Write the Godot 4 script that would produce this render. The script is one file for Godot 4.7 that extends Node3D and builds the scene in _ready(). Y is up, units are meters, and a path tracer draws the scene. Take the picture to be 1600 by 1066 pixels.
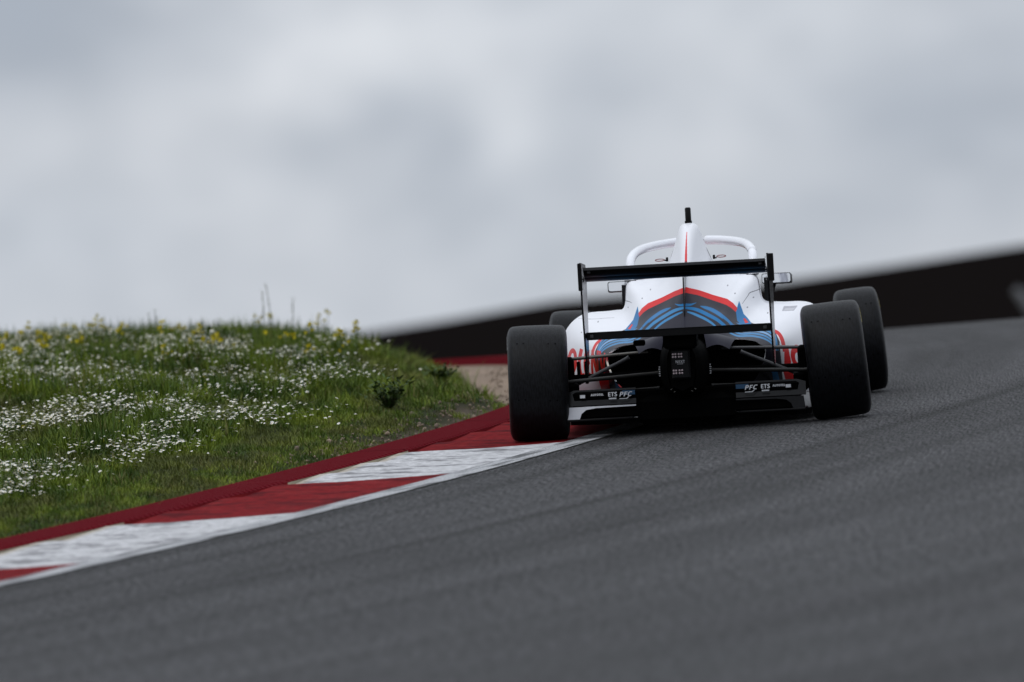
extends Node3D
# A single-seat racing car seen from behind on a climbing, left-hand bend: kerb and flowery bank on the inside.

const SLOPE := 3.5
var rng := RandomNumberGenerator.new()
var car: Node3D
var body_turn: Transform3D
var M := {}

# ------------------------------------------------------------------ helpers
func lin(r: float, g: float, b: float, a := 1.0) -> Color:
	var c := Color(r, g, b).linear_to_srgb()
	c.a = a
	return c

func mat(called: String, c: Color, rough := 0.6, metal := 0.0, spec := 0.5) -> StandardMaterial3D:
	var m := StandardMaterial3D.new()
	m.resource_name = called
	m.albedo_color = c
	m.roughness = rough
	m.metallic = metal
	m.metallic_specular = spec
	M[called] = m
	return m

func noise_tex(size: int, freq: float, seed_: int, oct := 3, lo := 0.0, hi := 1.0, normal := false, bump := 4.0, a := 0.0, b := 1.0) -> NoiseTexture2D:
	var n := FastNoiseLite.new()
	n.seed = seed_
	n.noise_type = FastNoiseLite.TYPE_SIMPLEX_SMOOTH
	n.frequency = freq
	n.fractal_octaves = oct
	var t := NoiseTexture2D.new()
	t.width = size
	t.height = size
	t.seamless = true
	t.noise = n
	if normal:
		t.as_normal_map = true
		t.bump_strength = bump
	else:
		var g := Gradient.new()
		g.set_color(0, Color(lo, lo, lo))
		g.set_color(1, Color(hi, hi, hi))
		g.set_offset(0, a)
		g.set_offset(1, b)
		t.color_ramp = g
	return t

func begin() -> SurfaceTool:
	var st := SurfaceTool.new()
	st.begin(Mesh.PRIMITIVE_TRIANGLES)
	return st

func tri(st: SurfaceTool, a: Vector3, b: Vector3, c: Vector3) -> void:
	st.add_vertex(a)
	st.add_vertex(b)
	st.add_vertex(c)

func quad(st: SurfaceTool, a: Vector3, b: Vector3, c: Vector3, d: Vector3) -> void:
	tri(st, a, b, c)
	tri(st, a, c, d)

func done(st: SurfaceTool, m: Material) -> ArrayMesh:
	st.generate_normals()
	st.index()
	st.set_material(m)
	return st.commit()

# rows of points as one smooth sheet; uv(p) if given, colours per point if given
func sheet(st: SurfaceTool, rows: Array, smooth := true, uv = null, close := false, colors := []) -> void:
	st.set_smooth_group(0 if smooth else -1)
	for i in rows.size() - 1:
		var a: PackedVector3Array = rows[i]
		var b: PackedVector3Array = rows[i + 1]
		var n := a.size()
		for j in (n if close else n - 1):
			var k := (j + 1) % n
			var ps := [a[j], b[j], b[k], a[j], b[k], a[k]]
			var ix := [[i, j], [i + 1, j], [i + 1, k], [i, j], [i + 1, k], [i, k]]
			for q in 6:
				if uv != null:
					st.set_uv(uv.call(ps[q]))
				if colors.size():
					st.set_color(colors[ix[q][0]][ix[q][1]])
				st.add_vertex(ps[q])

func box(st: SurfaceTool, c: Vector3, s: Vector3, bevel := 0.0, b := Basis()) -> void:
	st.set_smooth_group(-1)
	var h := s / 2
	var e := minf(bevel, minf(h.x, minf(h.y, h.z)) * 0.9)
	if e <= 0.0:
		var p := []
		for x in [-1, 1]:
			for y in [-1, 1]:
				for z in [-1, 1]:
					p.append(c + b * Vector3(x * h.x, y * h.y, z * h.z))
		quad(st, p[0], p[1], p[3], p[2])
		quad(st, p[5], p[4], p[6], p[7])
		quad(st, p[4], p[0], p[2], p[6])
		quad(st, p[1], p[5], p[7], p[3])
		quad(st, p[2], p[3], p[7], p[6])
		quad(st, p[4], p[5], p[1], p[0])
		return
	var rings := []
	for k in 4:
		var y: float = [-h.y, -h.y + e, h.y - e, h.y][k]
		var d: float = e if k == 0 or k == 3 else 0.0
		var x := h.x - d
		var z := h.z - d
		var r := PackedVector3Array()
		for q in [[x - e, -z], [x, -z + e], [x, z - e], [x - e, z], [-x + e, z], [-x, z - e], [-x, -z + e], [-x + e, -z]]:
			r.append(c + b * Vector3(q[0], y, q[1]))
		rings.append(r)
	sheet(st, rings, false, null, true)
	for k in [0, 3]:
		for j in range(1, 7):
			if k == 3:
				tri(st, rings[k][0], rings[k][j + 1], rings[k][j])
			else:
				tri(st, rings[k][0], rings[k][j], rings[k][j + 1])

func tube(st: SurfaceTool, pts: Array, radii: Array, sides := 10, flat := 1.0) -> void:
	var rings := []
	var n := pts.size()
	var up := Vector3.UP
	for i in n:
		var t: Vector3 = (pts[mini(i + 1, n - 1)] - pts[maxi(i - 1, 0)]).normalized()
		if absf(t.dot(up)) > 0.95:
			up = Vector3(0, 0, 1) if absf(t.z) < 0.9 else Vector3(1, 0, 0)
		var side := t.cross(up).normalized()
		var u := side.cross(t).normalized()
		var r := PackedVector3Array()
		var rad: float = radii[mini(i, radii.size() - 1)]
		for j in sides:
			var a := TAU * j / sides
			r.append(pts[i] + side * cos(a) * rad + u * sin(a) * rad * flat)
		rings.append(r)
	sheet(st, rings, true, null, true)
	st.set_smooth_group(-1)
	for j in range(1, sides - 1):
		tri(st, rings[0][0], rings[0][j], rings[0][j + 1])
		tri(st, rings[n - 1][0], rings[n - 1][j + 1], rings[n - 1][j])

# revolve profile [(along x, radius)] about the x axis
func lathe_x(st: SurfaceTool, prof_: Array, sides := 64, smooth := true) -> void:
	var rows := []
	for p in prof_:
		var r := PackedVector3Array()
		for j in sides:
			var a := TAU * j / sides
			r.append(Vector3(p[0], cos(a) * p[1], sin(a) * p[1]))
		rows.append(r)
	sheet(st, rows, smooth, null, true)

# a plate: outline in the (a, b) plane given by axes, thickness along third axis
func plate(st: SurfaceTool, outline: PackedVector2Array, origin: Vector3, ax: Vector3, ay: Vector3, thick: float) -> void:
	st.set_smooth_group(-1)
	var nrm := ax.cross(ay).normalized() * thick / 2
	var ids := Geometry2D.triangulate_polygon(outline)
	var f := func(p: Vector2) -> Vector3: return origin + ax * p.x + ay * p.y
	for i in range(0, ids.size(), 3):
		var a: Vector3 = f.call(outline[ids[i]])
		var b: Vector3 = f.call(outline[ids[i + 1]])
		var c: Vector3 = f.call(outline[ids[i + 2]])
		tri(st, a + nrm, b + nrm, c + nrm)
		tri(st, a - nrm, c - nrm, b - nrm)
	for i in outline.size():
		var a: Vector3 = f.call(outline[i])
		var b: Vector3 = f.call(outline[(i + 1) % outline.size()])
		quad(st, a + nrm, b + nrm, b - nrm, a - nrm)

func numbered(called: String, parent: Node) -> String:
	if not parent.has_node(called):
		return called
	var k := 1
	while parent.has_node("%s_%03d" % [called, k]):
		k += 1
	return "%s_%03d" % [called, k]

func put(called: String, mesh: Mesh, parent: Node = null) -> MeshInstance3D:
	var o := MeshInstance3D.new()
	o.mesh = mesh
	var p: Node = parent if parent else self
	o.name = numbered(called, p) if p == self else called
	p.add_child(o, true)
	return o

func tag(o: Node, label: String, category: String, group := "") -> Node:
	o.set_meta("label", label)
	o.set_meta("category", category)
	if group:
		o.set_meta("group", group)
	return o

func structure(o: Node) -> Node:
	o.set_meta("kind", "structure")
	return o

# a part that rolls with the sprung body
func body_part(called: String, mesh: Mesh) -> MeshInstance3D:
	var o := put(called, mesh, car)
	o.transform = body_turn
	return o

func smooth01(a: float, b: float, x: float) -> float:
	var t := clampf((x - a) / (b - a), 0.0, 1.0)
	return t * t * (3.0 - 2.0 * t)

# ------------------------------------------------------------------ the lie of the land
# height of the track along z: a climb of 3.5 degrees that eases over a crest beyond the car
func prof(z: float) -> float:
	var s0 := tan(deg_to_rad(SLOPE))
	var s1 := tan(deg_to_rad(0.9))
	var t := -z
	if t < -40.0:
		var d := -40.0 - t
		return -40.0 * s0 - s0 * 20.0 * (1.0 - exp(-d / 20.0))
	if t <= 7.0:
		return t * s0
	if t <= 19.0:
		var q := t - 7.0
		return 7.0 * s0 + s0 * q + (s1 - s0) * q * q / 24.0
	return 7.0 * s0 + 6.0 * (s0 + s1) + (t - 19.0) * s1

# inner edge of the asphalt
func edge_x(z: float) -> float:
	var x := -0.421 - 0.2155 * z - 0.00618 * z * z
	if z < -2.0:
		x -= 0.008 * (-2.0 - z) * (-2.0 - z)
	if z > 30.0:
		x += 0.00618 * (z - 30.0) * (z - 30.0)
	return x

func bank_x(z: float) -> float:
	var x := edge_x(z) - 1.23
	if z < -4.5:
		x = minf(x, -0.97 - 0.055 * (-4.5 - z))
	return x

var bumps := FastNoiseLite.new()
func bank_h(x: float, z: float) -> float:
	var u := bank_x(z) - x
	if u <= 0.0:
		return 0.0
	var a := lerpf(0.25, 1.0, smooth01(6.0, -9.0, z))
	if z < -12.0:
		a *= 1.0 - smooth01(-12.0, -24.0, z)
	var h := a * (0.13 * (1.0 - exp(-u / 0.22)) + 0.30 * (1.0 - exp(-u / 3.2)))
	h += bumps.get_noise_2d(x * 1.6, z * 0.7) * 0.035 * smooth01(0.1, 0.9, u)
	return h

func ground_y(x: float, z: float) -> float:
	return prof(z) + bank_h(x, z)

# ------------------------------------------------------------------ scene
func _ready() -> void:
	rng.seed = 7
	bumps.seed = 11
	bumps.frequency = 0.9
	set_camera()
	set_light()
	make_materials()
	make_land()
	make_kerb()
	make_barrier()
	make_car()
	make_plants()

const EYE := Vector3(-0.86809699, -1.04714439, 59.98458049)
func camera_basis() -> Basis:
	var e0 := deg_to_rad(1.503494)
	var roll := deg_to_rad(4.7)
	var f := Vector3(0, sin(e0), -cos(e0))
	var r0 := Vector3.RIGHT
	var u0 := r0.cross(f)
	var r := r0 * cos(roll) - u0 * sin(roll)
	var u := u0 * cos(roll) + r0 * sin(roll)
	return Basis(r, u, -f)

func set_camera() -> void:
	var cam := Camera3D.new()
	cam.name = "camera"
	cam.fov = 3.3257163
	cam.near = 1.0
	cam.far = 3000.0
	cam.transform = Transform3D(camera_basis(), EYE)
	var lens := CameraAttributesPhysical.new()
	lens.frustum_focal_length = 12.0 / tan(deg_to_rad(3.3257163) / 2.0)
	lens.frustum_focus_distance = 59.9
	lens.frustum_near = 1.0
	lens.frustum_far = 3000.0
	lens.exposure_aperture = 2.9
	cam.attributes = lens
	add_child(cam)
	cam.current = true

func set_light() -> void:
	var env := Environment.new()
	env.background_mode = Environment.BG_SKY
	env.tonemap_mode = Environment.TONE_MAPPER_LINEAR
	env.tonemap_exposure = 1.0
	env.sdfgi_enabled = true
	env.ssao_enabled = true
	env.ssil_enabled = true
	var sky := Sky.new()
	var sm := PanoramaSkyMaterial.new()
	sm.panorama = cloud_sky()
	sky.sky_material = sm
	env.sky = sky
	var we := WorldEnvironment.new()
	we.name = "environment"
	we.environment = env
	add_child(we)
	var sun := DirectionalLight3D.new()
	sun.name = "sun"
	sun.light_energy = 0.2
	sun.light_angular_distance = 30.0
	sun.light_color = Color(1.0, 0.98, 0.95)
	sun.shadow_enabled = true
	sun.rotation_degrees = Vector3(-62, -35, 0)
	add_child(sun)

# a closed layer of grey cloud, the same kind all round, brighter towards the zenith as overcast skies are
var cloud_a := FastNoiseLite.new()
var cloud_b := FastNoiseLite.new()
func cloud(az: float, el: float) -> Color:
	var d := Vector3(sin(az) * cos(el), sin(el) * 2.2, -cos(az) * cos(el)) * 100.0 + Vector3(37.3, 11.7, 5.1)
	var a := cloud_a.get_noise_3dv(d)
	var b := cloud_b.get_noise_3dv(d)
	var l := (1.0 + 0.11 * a + 0.07 * b) * (1.0 + 1.25 * sin(maxf(el, 0.0)))
	var warm := 0.03 * b + 0.02 * a
	return Color(0.532 * l * (1.0 + warm), 0.567 * l * (1.0 + 0.4 * warm), 0.620 * l * (1.0 - 0.2 * warm))

func cloud_sky() -> ImageTexture:
	cloud_a.seed = 5
	cloud_a.frequency = 1.3
	cloud_a.fractal_octaves = 4
	cloud_b.seed = 23
	cloud_b.frequency = 0.22
	cloud_b.fractal_octaves = 2
	var wide := Image.create_empty(512, 256, false, Image.FORMAT_RGBF)
	for y in 256:
		var el := PI / 2 - PI * (y + 0.5) / 256.0
		for x in 512:
			var az := TAU * (x + 0.5) / 512.0
			wide.set_pixel(x, y, cloud(az, el) if el > -0.02 else Color(0.2, 0.21, 0.22))
	wide.resize(4096, 2048, Image.INTERPOLATE_CUBIC)
	# the cloud's finer grain, a wide band of it
	for y in range(896, 1032):
		var el := PI / 2 - PI * (y + 0.5) / 2048.0
		for x0 in range(-300, 300):
			var az := TAU * (x0 + 0.5) / 4096.0
			var k := smooth01(-300, -240, x0) * smooth01(299, 240, x0) * smooth01(896, 930, y)
			var x := posmod(x0, 4096)
			wide.set_pixel(x, y, wide.get_pixel(x, y).lerp(cloud(az, el), k))
	# cloud lumps and gaps: the ones in view where the photograph has them, others of the same sizes scattered round about
	var lumps := [[560, 60, 150, 60, 0.10], [785, 205, 45, 60, 0.15], [640, 110, 110, 45, 0.05], [340, 140, 140, 50, 0.05], [1060, 200, 150, 80, 0.05], [1000, 40, 240, 60, 0.06], [430, 300, 160, 50, 0.03],
		[605, 170, 45, 38, -0.10], [705, 215, 50, 45, -0.09], [490, 230, 60, 32, -0.06], [690, 300, 120, 50, -0.05], [945, 120, 100, 55, -0.09], [200, 60, 170, 80, -0.10], [1420, 185, 110, 70, -0.09], [20, 20, 110, 90, -0.14], [1580, 130, 100, 160, -0.06], [1300, 340, 200, 50, -0.06], [880, 270, 90, 40, -0.03]]
	var b := camera_basis()
	var list := []
	for q in lumps:
		var d: Vector3 = (-b.z + b.x * (q[0] - 800.0) / 18360.0 - b.y * (q[1] - 533.0) / 18360.0).normalized()
		list.append([atan2(d.x, -d.z), asin(d.y), q[2] / 18360.0, q[3] / 18360.0, q[4]])
	var r := RandomNumberGenerator.new()
	r.seed = 3
	for k in 420:
		var az := r.randf_range(-0.45, 0.45)
		var el := r.randf_range(0.005, 0.16)
		if absf(az) < 0.058 and el < 0.068:
			continue
		list.append([az, el, r.randf_range(0.003, 0.012), r.randf_range(0.002, 0.006), r.randf_range(-0.12, 0.12)])
	for q in list:
		var cx: float = q[0] / TAU * 4096.0 - 0.5
		var cy: float = (0.5 - q[1] / PI) * 2048.0 - 0.5
		var sx: float = q[2] / TAU * 4096.0
		var sy: float = q[3] / PI * 2048.0
		for y in range(int(cy - 3.0 * sy), int(cy + 3.0 * sy) + 2):
			if y < 0 or y > 1023:
				continue
			for x0 in range(int(cx - 3.0 * sx) - 1, int(cx + 3.0 * sx) + 2):
				var x := posmod(x0, 4096)
				var g := exp(-0.5 * (pow((x0 - cx) / sx, 2.0) + pow((y - cy) / sy, 2.0)))
				var c := wide.get_pixel(x, y)
				var a: float = 1.8 * q[4] * g
				wide.set_pixel(x, y, Color(c.r * (1.0 + a * 1.12), c.g * (1.0 + a), c.b * (1.0 + a * 0.85)))
	return ImageTexture.create_from_image(wide)

func make_materials() -> void:
	var asphalt := mat("asphalt", Color.WHITE, 0.82, 0.0, 0.4)
	asphalt.vertex_color_use_as_albedo = true
	asphalt.albedo_texture = noise_tex(1024, 0.15, 3, 3, 0.0, 1.0, false, 4.0, 0.34, 0.74)
	asphalt.normal_enabled = true
	asphalt.normal_texture = noise_tex(1024, 0.13, 3, 3, 0, 1, true, 10.0)
	asphalt.normal_scale = 1.0
	var soil := mat("soil", Color.WHITE, 0.95, 0.0, 0.2)
	soil.vertex_color_use_as_albedo = true
	soil.albedo_texture = noise_tex(512, 0.05, 8, 4, 0.45, 1.0)
	soil.uv1_triplanar = true
	soil.uv1_scale = Vector3(1.7, 1.7, 1.7)
	mat("far_ground", lin(0.06, 0.07, 0.03), 0.95)
	mat("barrier", lin(0.0125, 0.0100, 0.0100), 0.9, 0.0, 0.1)
	mat("post_grey", lin(0.12, 0.12, 0.13), 0.8)
	# kerb paint: colour and scuffs come from vertex colours and a streaked texture
	var kerb := mat("kerb_paint", Color.WHITE, 0.9, 0.0, 0.12)
	kerb.vertex_color_use_as_albedo = true
	kerb.albedo_texture = noise_tex(1024, 0.02, 17, 5, 0.62, 1.0)
	var line := mat("line_paint", Color.WHITE, 0.9, 0.0, 0.15)
	line.vertex_color_use_as_albedo = true
	line.albedo_texture = noise_tex(512, 0.12, 19, 3, 0.45, 1.0)
	mat("rib_paint", lin(0.115, 0.007, 0.012), 0.9, 0.0, 0.1)
	# car
	var paint := mat("paint", Color.WHITE, 0.30, 0.0, 0.12)
	paint.albedo_texture = livery()
	paint.clearcoat_enabled = true
	paint.clearcoat = 0.12
	paint.clearcoat_roughness = 0.06
	paint.texture_repeat = false
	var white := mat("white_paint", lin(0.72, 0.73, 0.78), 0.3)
	white.clearcoat_enabled = true
	white.clearcoat = 1.0
	white.clearcoat_roughness = 0.06
	mat("carbon", lin(0.004, 0.004, 0.0045), 0.4, 0.0, 0.25)
	mat("carbon_gloss", lin(0.004, 0.004, 0.005), 0.2, 0.0, 0.35)
	mat("carbon_grey", lin(0.04, 0.04, 0.044), 0.3, 0.0, 0.4)
	mat("painted_sheen", lin(0.42, 0.43, 0.46), 0.3)  # reflection on the glossy endplates, put into a plain pale colour
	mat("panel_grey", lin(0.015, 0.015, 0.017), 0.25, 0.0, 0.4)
	mat("black", lin(0.002, 0.002, 0.002), 0.7, 0.0, 0.08)
	var rubber := mat("rubber", lin(0.0055, 0.0060, 0.0078), 0.55, 0.0, 0.25)
	rubber.roughness_texture = noise_tex(512, 0.03, 31, 4, 0.7, 1.0)
	rubber.albedo_texture = noise_tex(512, 0.02, 35, 5, 0.45, 1.25, false, 4.0, 0.3, 0.75)
	rubber.normal_enabled = true
	rubber.normal_texture = noise_tex(512, 0.16, 33, 3, 0, 1, true, 3.0)
	rubber.normal_scale = 0.5
	rubber.uv1_triplanar = true
	rubber.uv1_scale = Vector3(9, 2.2, 2.2)
	mat("sidewall_yellow", lin(0.45, 0.36, 0.03), 0.6)
	mat("rim", lin(0.02, 0.02, 0.022), 0.35, 0.6)
	mat("steel", lin(0.07, 0.066, 0.06), 0.4, 0.4)
	mat("arm", lin(0.010, 0.0095, 0.009), 0.4, 0.0, 0.35)
	mat("mirror_glass", lin(0.8, 0.81, 0.83), 0.04, 1.0)
	mat("red_cord", lin(0.20, 0.02, 0.02), 0.6)
	mat("print_white", lin(0.62, 0.63, 0.66), 0.5)
	mat("print_grey", lin(0.25, 0.25, 0.27), 0.5)
	mat("print_blue", lin(0.01, 0.07, 0.16), 0.4)
	mat("led", lin(0.36, 0.29, 0.31), 0.4)

# ------------------------------------------------------------------ land
func make_land() -> void:
	var g := begin()
	var rows := []
	var zs := [160.0, 100.0, 70.0, 50.0, 40.0, 25.0, 10.0, 0.0, -7.0, -10.0, -13.0, -16.0, -19.0, -40.0, -80.0, -150.0, -300.0, -700.0, -1500.0]
	for z in zs:
		var r := PackedVector3Array()
		for x in [-1500.0, -300.0, -60.0, -30.0, -10.0, 0.0, 10.0, 30.0, 60.0, 300.0, 1500.0]:
			r.append(Vector3(x, prof(maxf(z, -200.0)) - 0.25, z))
		rows.append(r)
	sheet(g, rows)
	structure(put("ground", done(g, M.far_ground)))
	# road: lateral strips follow the bend, so that tyre rubber lies along the racing line
	var st := begin()
	var n1 := FastNoiseLite.new()
	n1.seed = 41
	n1.frequency = 1.0
	n1.fractal_octaves = 4
	var n2 := FastNoiseLite.new()
	n2.seed = 43
	n2.frequency = 1.0
	n2.fractal_octaves = 3
	var us := []
	var u := 0.0
	while u < 5.0:
		us.append(u)
		u += 0.025
	while u < 16.0:
		us.append(u)
		u += 0.25
	var cols := []
	rows = []
	var z := 46.0
	while z > -34.0:
		var r := PackedVector3Array()
		var c := PackedColorArray()
		for k in us:
			var x := edge_x(z) + float(k)
			r.append(Vector3(x, prof(z), z))
			var s := 1.0 + 0.46 * n1.get_noise_2d(k * 2.2, z * 0.03) + 0.12 * n1.get_noise_2d(k * 14.0, z * 0.06 + 50.0)
			s += 0.34 * n2.get_noise_2d(k * 0.8, z * 0.16) + 0.22 * n2.get_noise_2d(k * 3.1 + 20.0, z * 0.5)
			# two narrow rubber marks beside the kerb
			s *= 1.0 - 0.6 * exp(-pow((k - 0.10 - 0.02 * n2.get_noise_2d(0, z * 0.3)) / 0.085, 2.0))
			s *= 1.0 - 0.5 * exp(-pow((k - 0.42 - 0.015 * z) / 0.05, 2.0))
			s *= 1.0 - 0.55 * exp(-pow((k - 1.75 + 0.03 * z) / 0.07, 2.0))
			s *= 1.0 - 0.38 * exp(-pow((k - 2.5 + 0.02 * z) / 0.10, 2.0))
			var q := 0.165 * s
			c.append(Color(q * 1.0, q * 0.99, q * 1.05))
		rows.append(r)
		cols.append(c)
		z -= 0.5
	var road_uv := func(p: Vector3) -> Vector2: return Vector2((p.x - edge_x(p.z)) * 1.3, p.z * 0.055)
	sheet(st, rows, true, road_uv, false, cols)
	structure(put("road", done(st, M.asphalt)))
	# bank: mown strip, flowery mound and the sandy corner behind it
	st = begin()
	rows = []
	cols = []
	var dn := FastNoiseLite.new()
	dn.seed = 77
	dn.frequency = 1.0
	dn.fractal_octaves = 3
	z = 46.0
	while z > -30.0:
		var r := PackedVector3Array()
		var c := PackedColorArray()
		var x0 := edge_x(z) - 1.18
		for k in 92:
			var o := k * 0.06 if k < 70 else 4.14 + (k - 69) * (k - 69) * 0.09
			var x := x0 - o
			r.append(Vector3(x, ground_y(x, z) - (0.01 if k else 0.03), z))
			var ub := bank_x(z) - x
			var nz := dn.get_noise_2d(x * 1.3, z * 0.6)
			var soil := Color(0.085, 0.062, 0.040)
			var green := Color(0.035, 0.045, 0.014)
			var sand := Color(0.40, 0.30, 0.225)
			var col := soil.lerp(green, clampf(smooth01(0.0, 0.30, ub + nz * 0.25 + 0.3 * smooth01(-1.0, 3.0, z)), 0.0, 1.0))
			if z < -4.0:
				col = col.lerp(sand, smooth01(0.10, -0.06, ub + nz * 0.08) * smooth01(-4.0, -6.0, z))
			else:
				var grit := smooth01(0.16, 0.02, ub + nz * 0.15) * smooth01(1.5, -2.5, z)
				col = col.lerp(Color(0.22, 0.17, 0.13), grit)
			c.append(col * (1.0 + 0.3 * nz))
		rows.append(r)
		cols.append(c)
		z -= 0.25 if z < 14.0 else 1.0
	sheet(st, rows, true, null, false, cols)
	structure(put("grass_bank", done(st, M.soil)))

func make_kerb() -> void:
	var kerb := Node3D.new()
	kerb.name = "kerb"
	add_child(kerb)
	structure(kerb)
	tag(kerb, "red and white painted kerb with ribbed red outer strip along the bend", "kerb")
	var bounds := [19.6, 16.8, 14.1, 11.3, 8.42, 5.45, 2.75, 0.30, -2.35, -5.0, -7.6, -10.2, -12.8, -15.4, -18.0, -20.6]
	var scuff := FastNoiseLite.new()
	scuff.seed = 91
	scuff.frequency = 1.0
	scuff.fractal_octaves = 4
	var kuv := func(p: Vector3) -> Vector2: return Vector2((p.x - edge_x(p.z)) * 0.9, p.z * 1.6)
	for i in bounds.size() - 1:
		var z0: float = bounds[i]
		var z1: float = bounds[i + 1]
		var red := i % 2 == 1
		var st := begin()
		var rows := []
		var cols := []
		var nz := 54
		for a in nz + 1:
			var t := float(a) / nz
			var z := lerpf(z0, z1, t)
			var r := PackedVector3Array()
			var c := PackedColorArray()
			for b in 27:
				var v := b / 26.0
				var o := 0.160 + v * 0.79
				var x := edge_x(z) - o
				# three shallow ramps to each block, deeper away from the track
				var ramp := fposmod(t * 3.0 + 0.12 * sin(v * 2.0), 1.0)
				var lift := 0.005 + 0.026 * smooth01(0.05, 0.95, v) * (ramp if ramp < 0.86 else (1.0 - ramp) / 0.14 * 0.86)
				r.append(Vector3(x, prof(z) + lift, z))
				var n := scuff.get_noise_2d(o * 2.4, z * 6.5 + o * 3.0)
				var m := scuff.get_noise_2d(o * 1.2 + 40.0, z * 2.0)
				var dirt := clampf(smooth01(0.05, 0.50, n + 0.7 * m) * 0.8, 0.0, 1.0)
				var col: Color
				if red:
					col = Color(0.24, 0.013, 0.018).lerp(Color(0.075, 0.010, 0.013), dirt).lerp(Color(0.30, 0.035, 0.035), smooth01(0.2, 0.5, -n) * 0.6)
				else:
					col = Color(0.72, 0.72, 0.74).lerp(Color(0.16, 0.16, 0.17), dirt)
					if v > 0.93:
						col = col.lerp(Color(0.58, 0.50, 0.38), 0.7)
				c.append(col)
			rows.append(r)
			cols.append(c)
		sheet(st, rows, true, kuv, false, cols)
		var blk := put("kerb_block", done(st, M.kerb_paint), kerb)
		blk.set_meta("label", "red painted kerb block" if red else "white painted kerb block")
		# ribbed strip behind the block, its near face painted like the block
		var rt := begin()
		rows = []
		var zz := z0
		var step := 0
		while zz > z1 - 0.001:
			var hgt: float = [0.036, 0.036, 0.010, 0.010][step % 4]
			rows.append(PackedVector3Array([Vector3(edge_x(zz) - 0.955, prof(zz) + 0.026, zz), Vector3(edge_x(zz) - 0.975, prof(zz) + hgt, zz), Vector3(edge_x(zz) - 1.23, prof(zz) + hgt + 0.006, zz), Vector3(edge_x(zz) - 1.245, prof(zz) - 0.02, zz)]))
			zz -= [0.034, 0.006, 0.030, 0.006][step % 4]
			step += 1
		rows.append(PackedVector3Array([Vector3(edge_x(z1) - 0.955, prof(z1) + 0.026, z1), Vector3(edge_x(z1) - 0.975, prof(z1) + 0.03, z1), Vector3(edge_x(z1) - 1.23, prof(z1) + 0.035, z1), Vector3(edge_x(z1) - 1.245, prof(z1) - 0.02, z1)]))
		sheet(rt, rows, false)
		put("ribbed_strip", done(rt, M.rib_paint), kerb)
		var ft := begin()
		rows = []
		cols = []
		for a in 17:
			var z := lerpf(z0, z1, a / 16.0)
			rows.append(PackedVector3Array([Vector3(edge_x(z) - 0.952, prof(z) + 0.002, z), Vector3(edge_x(z) - 0.954, prof(z) + 0.025, z)]))
			var col := Color(0.28, 0.018, 0.024) if red else Color(0.55, 0.48, 0.36)
			var dz := 1.0 + 0.4 * scuff.get_noise_1d(z * 6.0)
			cols.append(PackedColorArray([col * dz, col * dz]))
		sheet(ft, rows, true, null, false, cols)
		put("strip_face", done(ft, M.kerb_paint), kerb)
	# white line at the edge of the asphalt, worn through in places
	var lt := begin()
	var lrows := []
	var lcols := []
	var zl := 24.0
	while zl > -22.0:
		var r := PackedVector3Array()
		var c := PackedColorArray()
		for b in 6:
			var o := 0.165 - b * 0.033 + (0.006 * scuff.get_noise_1d(zl * 5.0) if b == 5 else 0.0)
			r.append(Vector3(edge_x(zl) - o, prof(zl) + 0.005, zl))
			var n := scuff.get_noise_2d(o * 40.0 + 9.0, zl * 1.5)
			c.append(Color(0.70, 0.71, 0.735) * (1.0 - 0.75 * smooth01(0.0, 0.4, n)))
		lrows.append(r)
		lcols.append(c)
		zl -= 0.12
	var luv := func(p: Vector3) -> Vector2: return Vector2((p.x - edge_x(p.z)) * 1.5, p.z * 0.7)
	sheet(lt, lrows, true, luv, false, lcols)
	put("edge_line", done(lt, M.line_paint), kerb)

func make_barrier() -> void:
	# a long dark wall on the far side of the dip
	var wall := Node3D.new()
	wall.name = "barrier_wall"
	add_child(wall)
	tag(wall, "long black barrier wall beyond the crest of the track", "wall")
	var zb := -150.0
	var top := func(x: float) -> float:
		if x < -4.0:
			return 4.78 + (x + 4.0) * 0.10
		if x < 0.3:
			return lerpf(4.78, 5.12, smooth01(-4.0, 0.3, x))
		if x < 4.2:
			return 5.12
		return 5.12 + (x - 4.2) * 0.072
	var x := -28.0
	while x < 44.0:
		var st := begin()
		var y0 := prof(zb) - 0.4
		var a: float = top.call(x)
		var b: float = top.call(x + 2.0)
		plate(st, PackedVector2Array([Vector2(x, y0), Vector2(x + 2.0, y0), Vector2(x + 2.0, b), Vector2(x, a)]), Vector3(0, 0, zb + (0.003 if int(x) % 4 == 0 else 0.0)), Vector3.RIGHT, Vector3.UP, 0.3)
		put("wall_panel", done(st, M.barrier), wall)
		x += 2.0
	# leaning marker post in front of the wall
	var pz := -95.0
	var p := begin()
	tube(p, [Vector3(6.30, prof(pz) - 0.2, pz), Vector3(6.13, prof(pz) + 0.55, pz), Vector3(5.88, prof(pz) + 0.97, pz), Vector3(5.80, prof(pz) + 1.08, pz)], [0.08, 0.08, 0.07, 0.05], 10)
	var post := put("marker_post", done(p, M.post_grey))
	tag(post, "pale grey leaning post in front of the black wall", "post")

# ------------------------------------------------------------------ car
# paint scheme laid out in the car's own cross plane: x from -0.8 to 0.8, y from 0.1 to 1.1
const LX := 1280
const LY := 800
var liv: Image
func lp(x: float, y: float) -> Vector2:
	return Vector2((x + 0.8) * LX / 1.6, (1.1 - y) * LY)

func paint_poly(pts: Array, c: Color) -> void:
	var poly := PackedVector2Array()
	for p in pts:
		poly.append(lp(p[0], p[1]))
	fill(poly, c)

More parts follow.
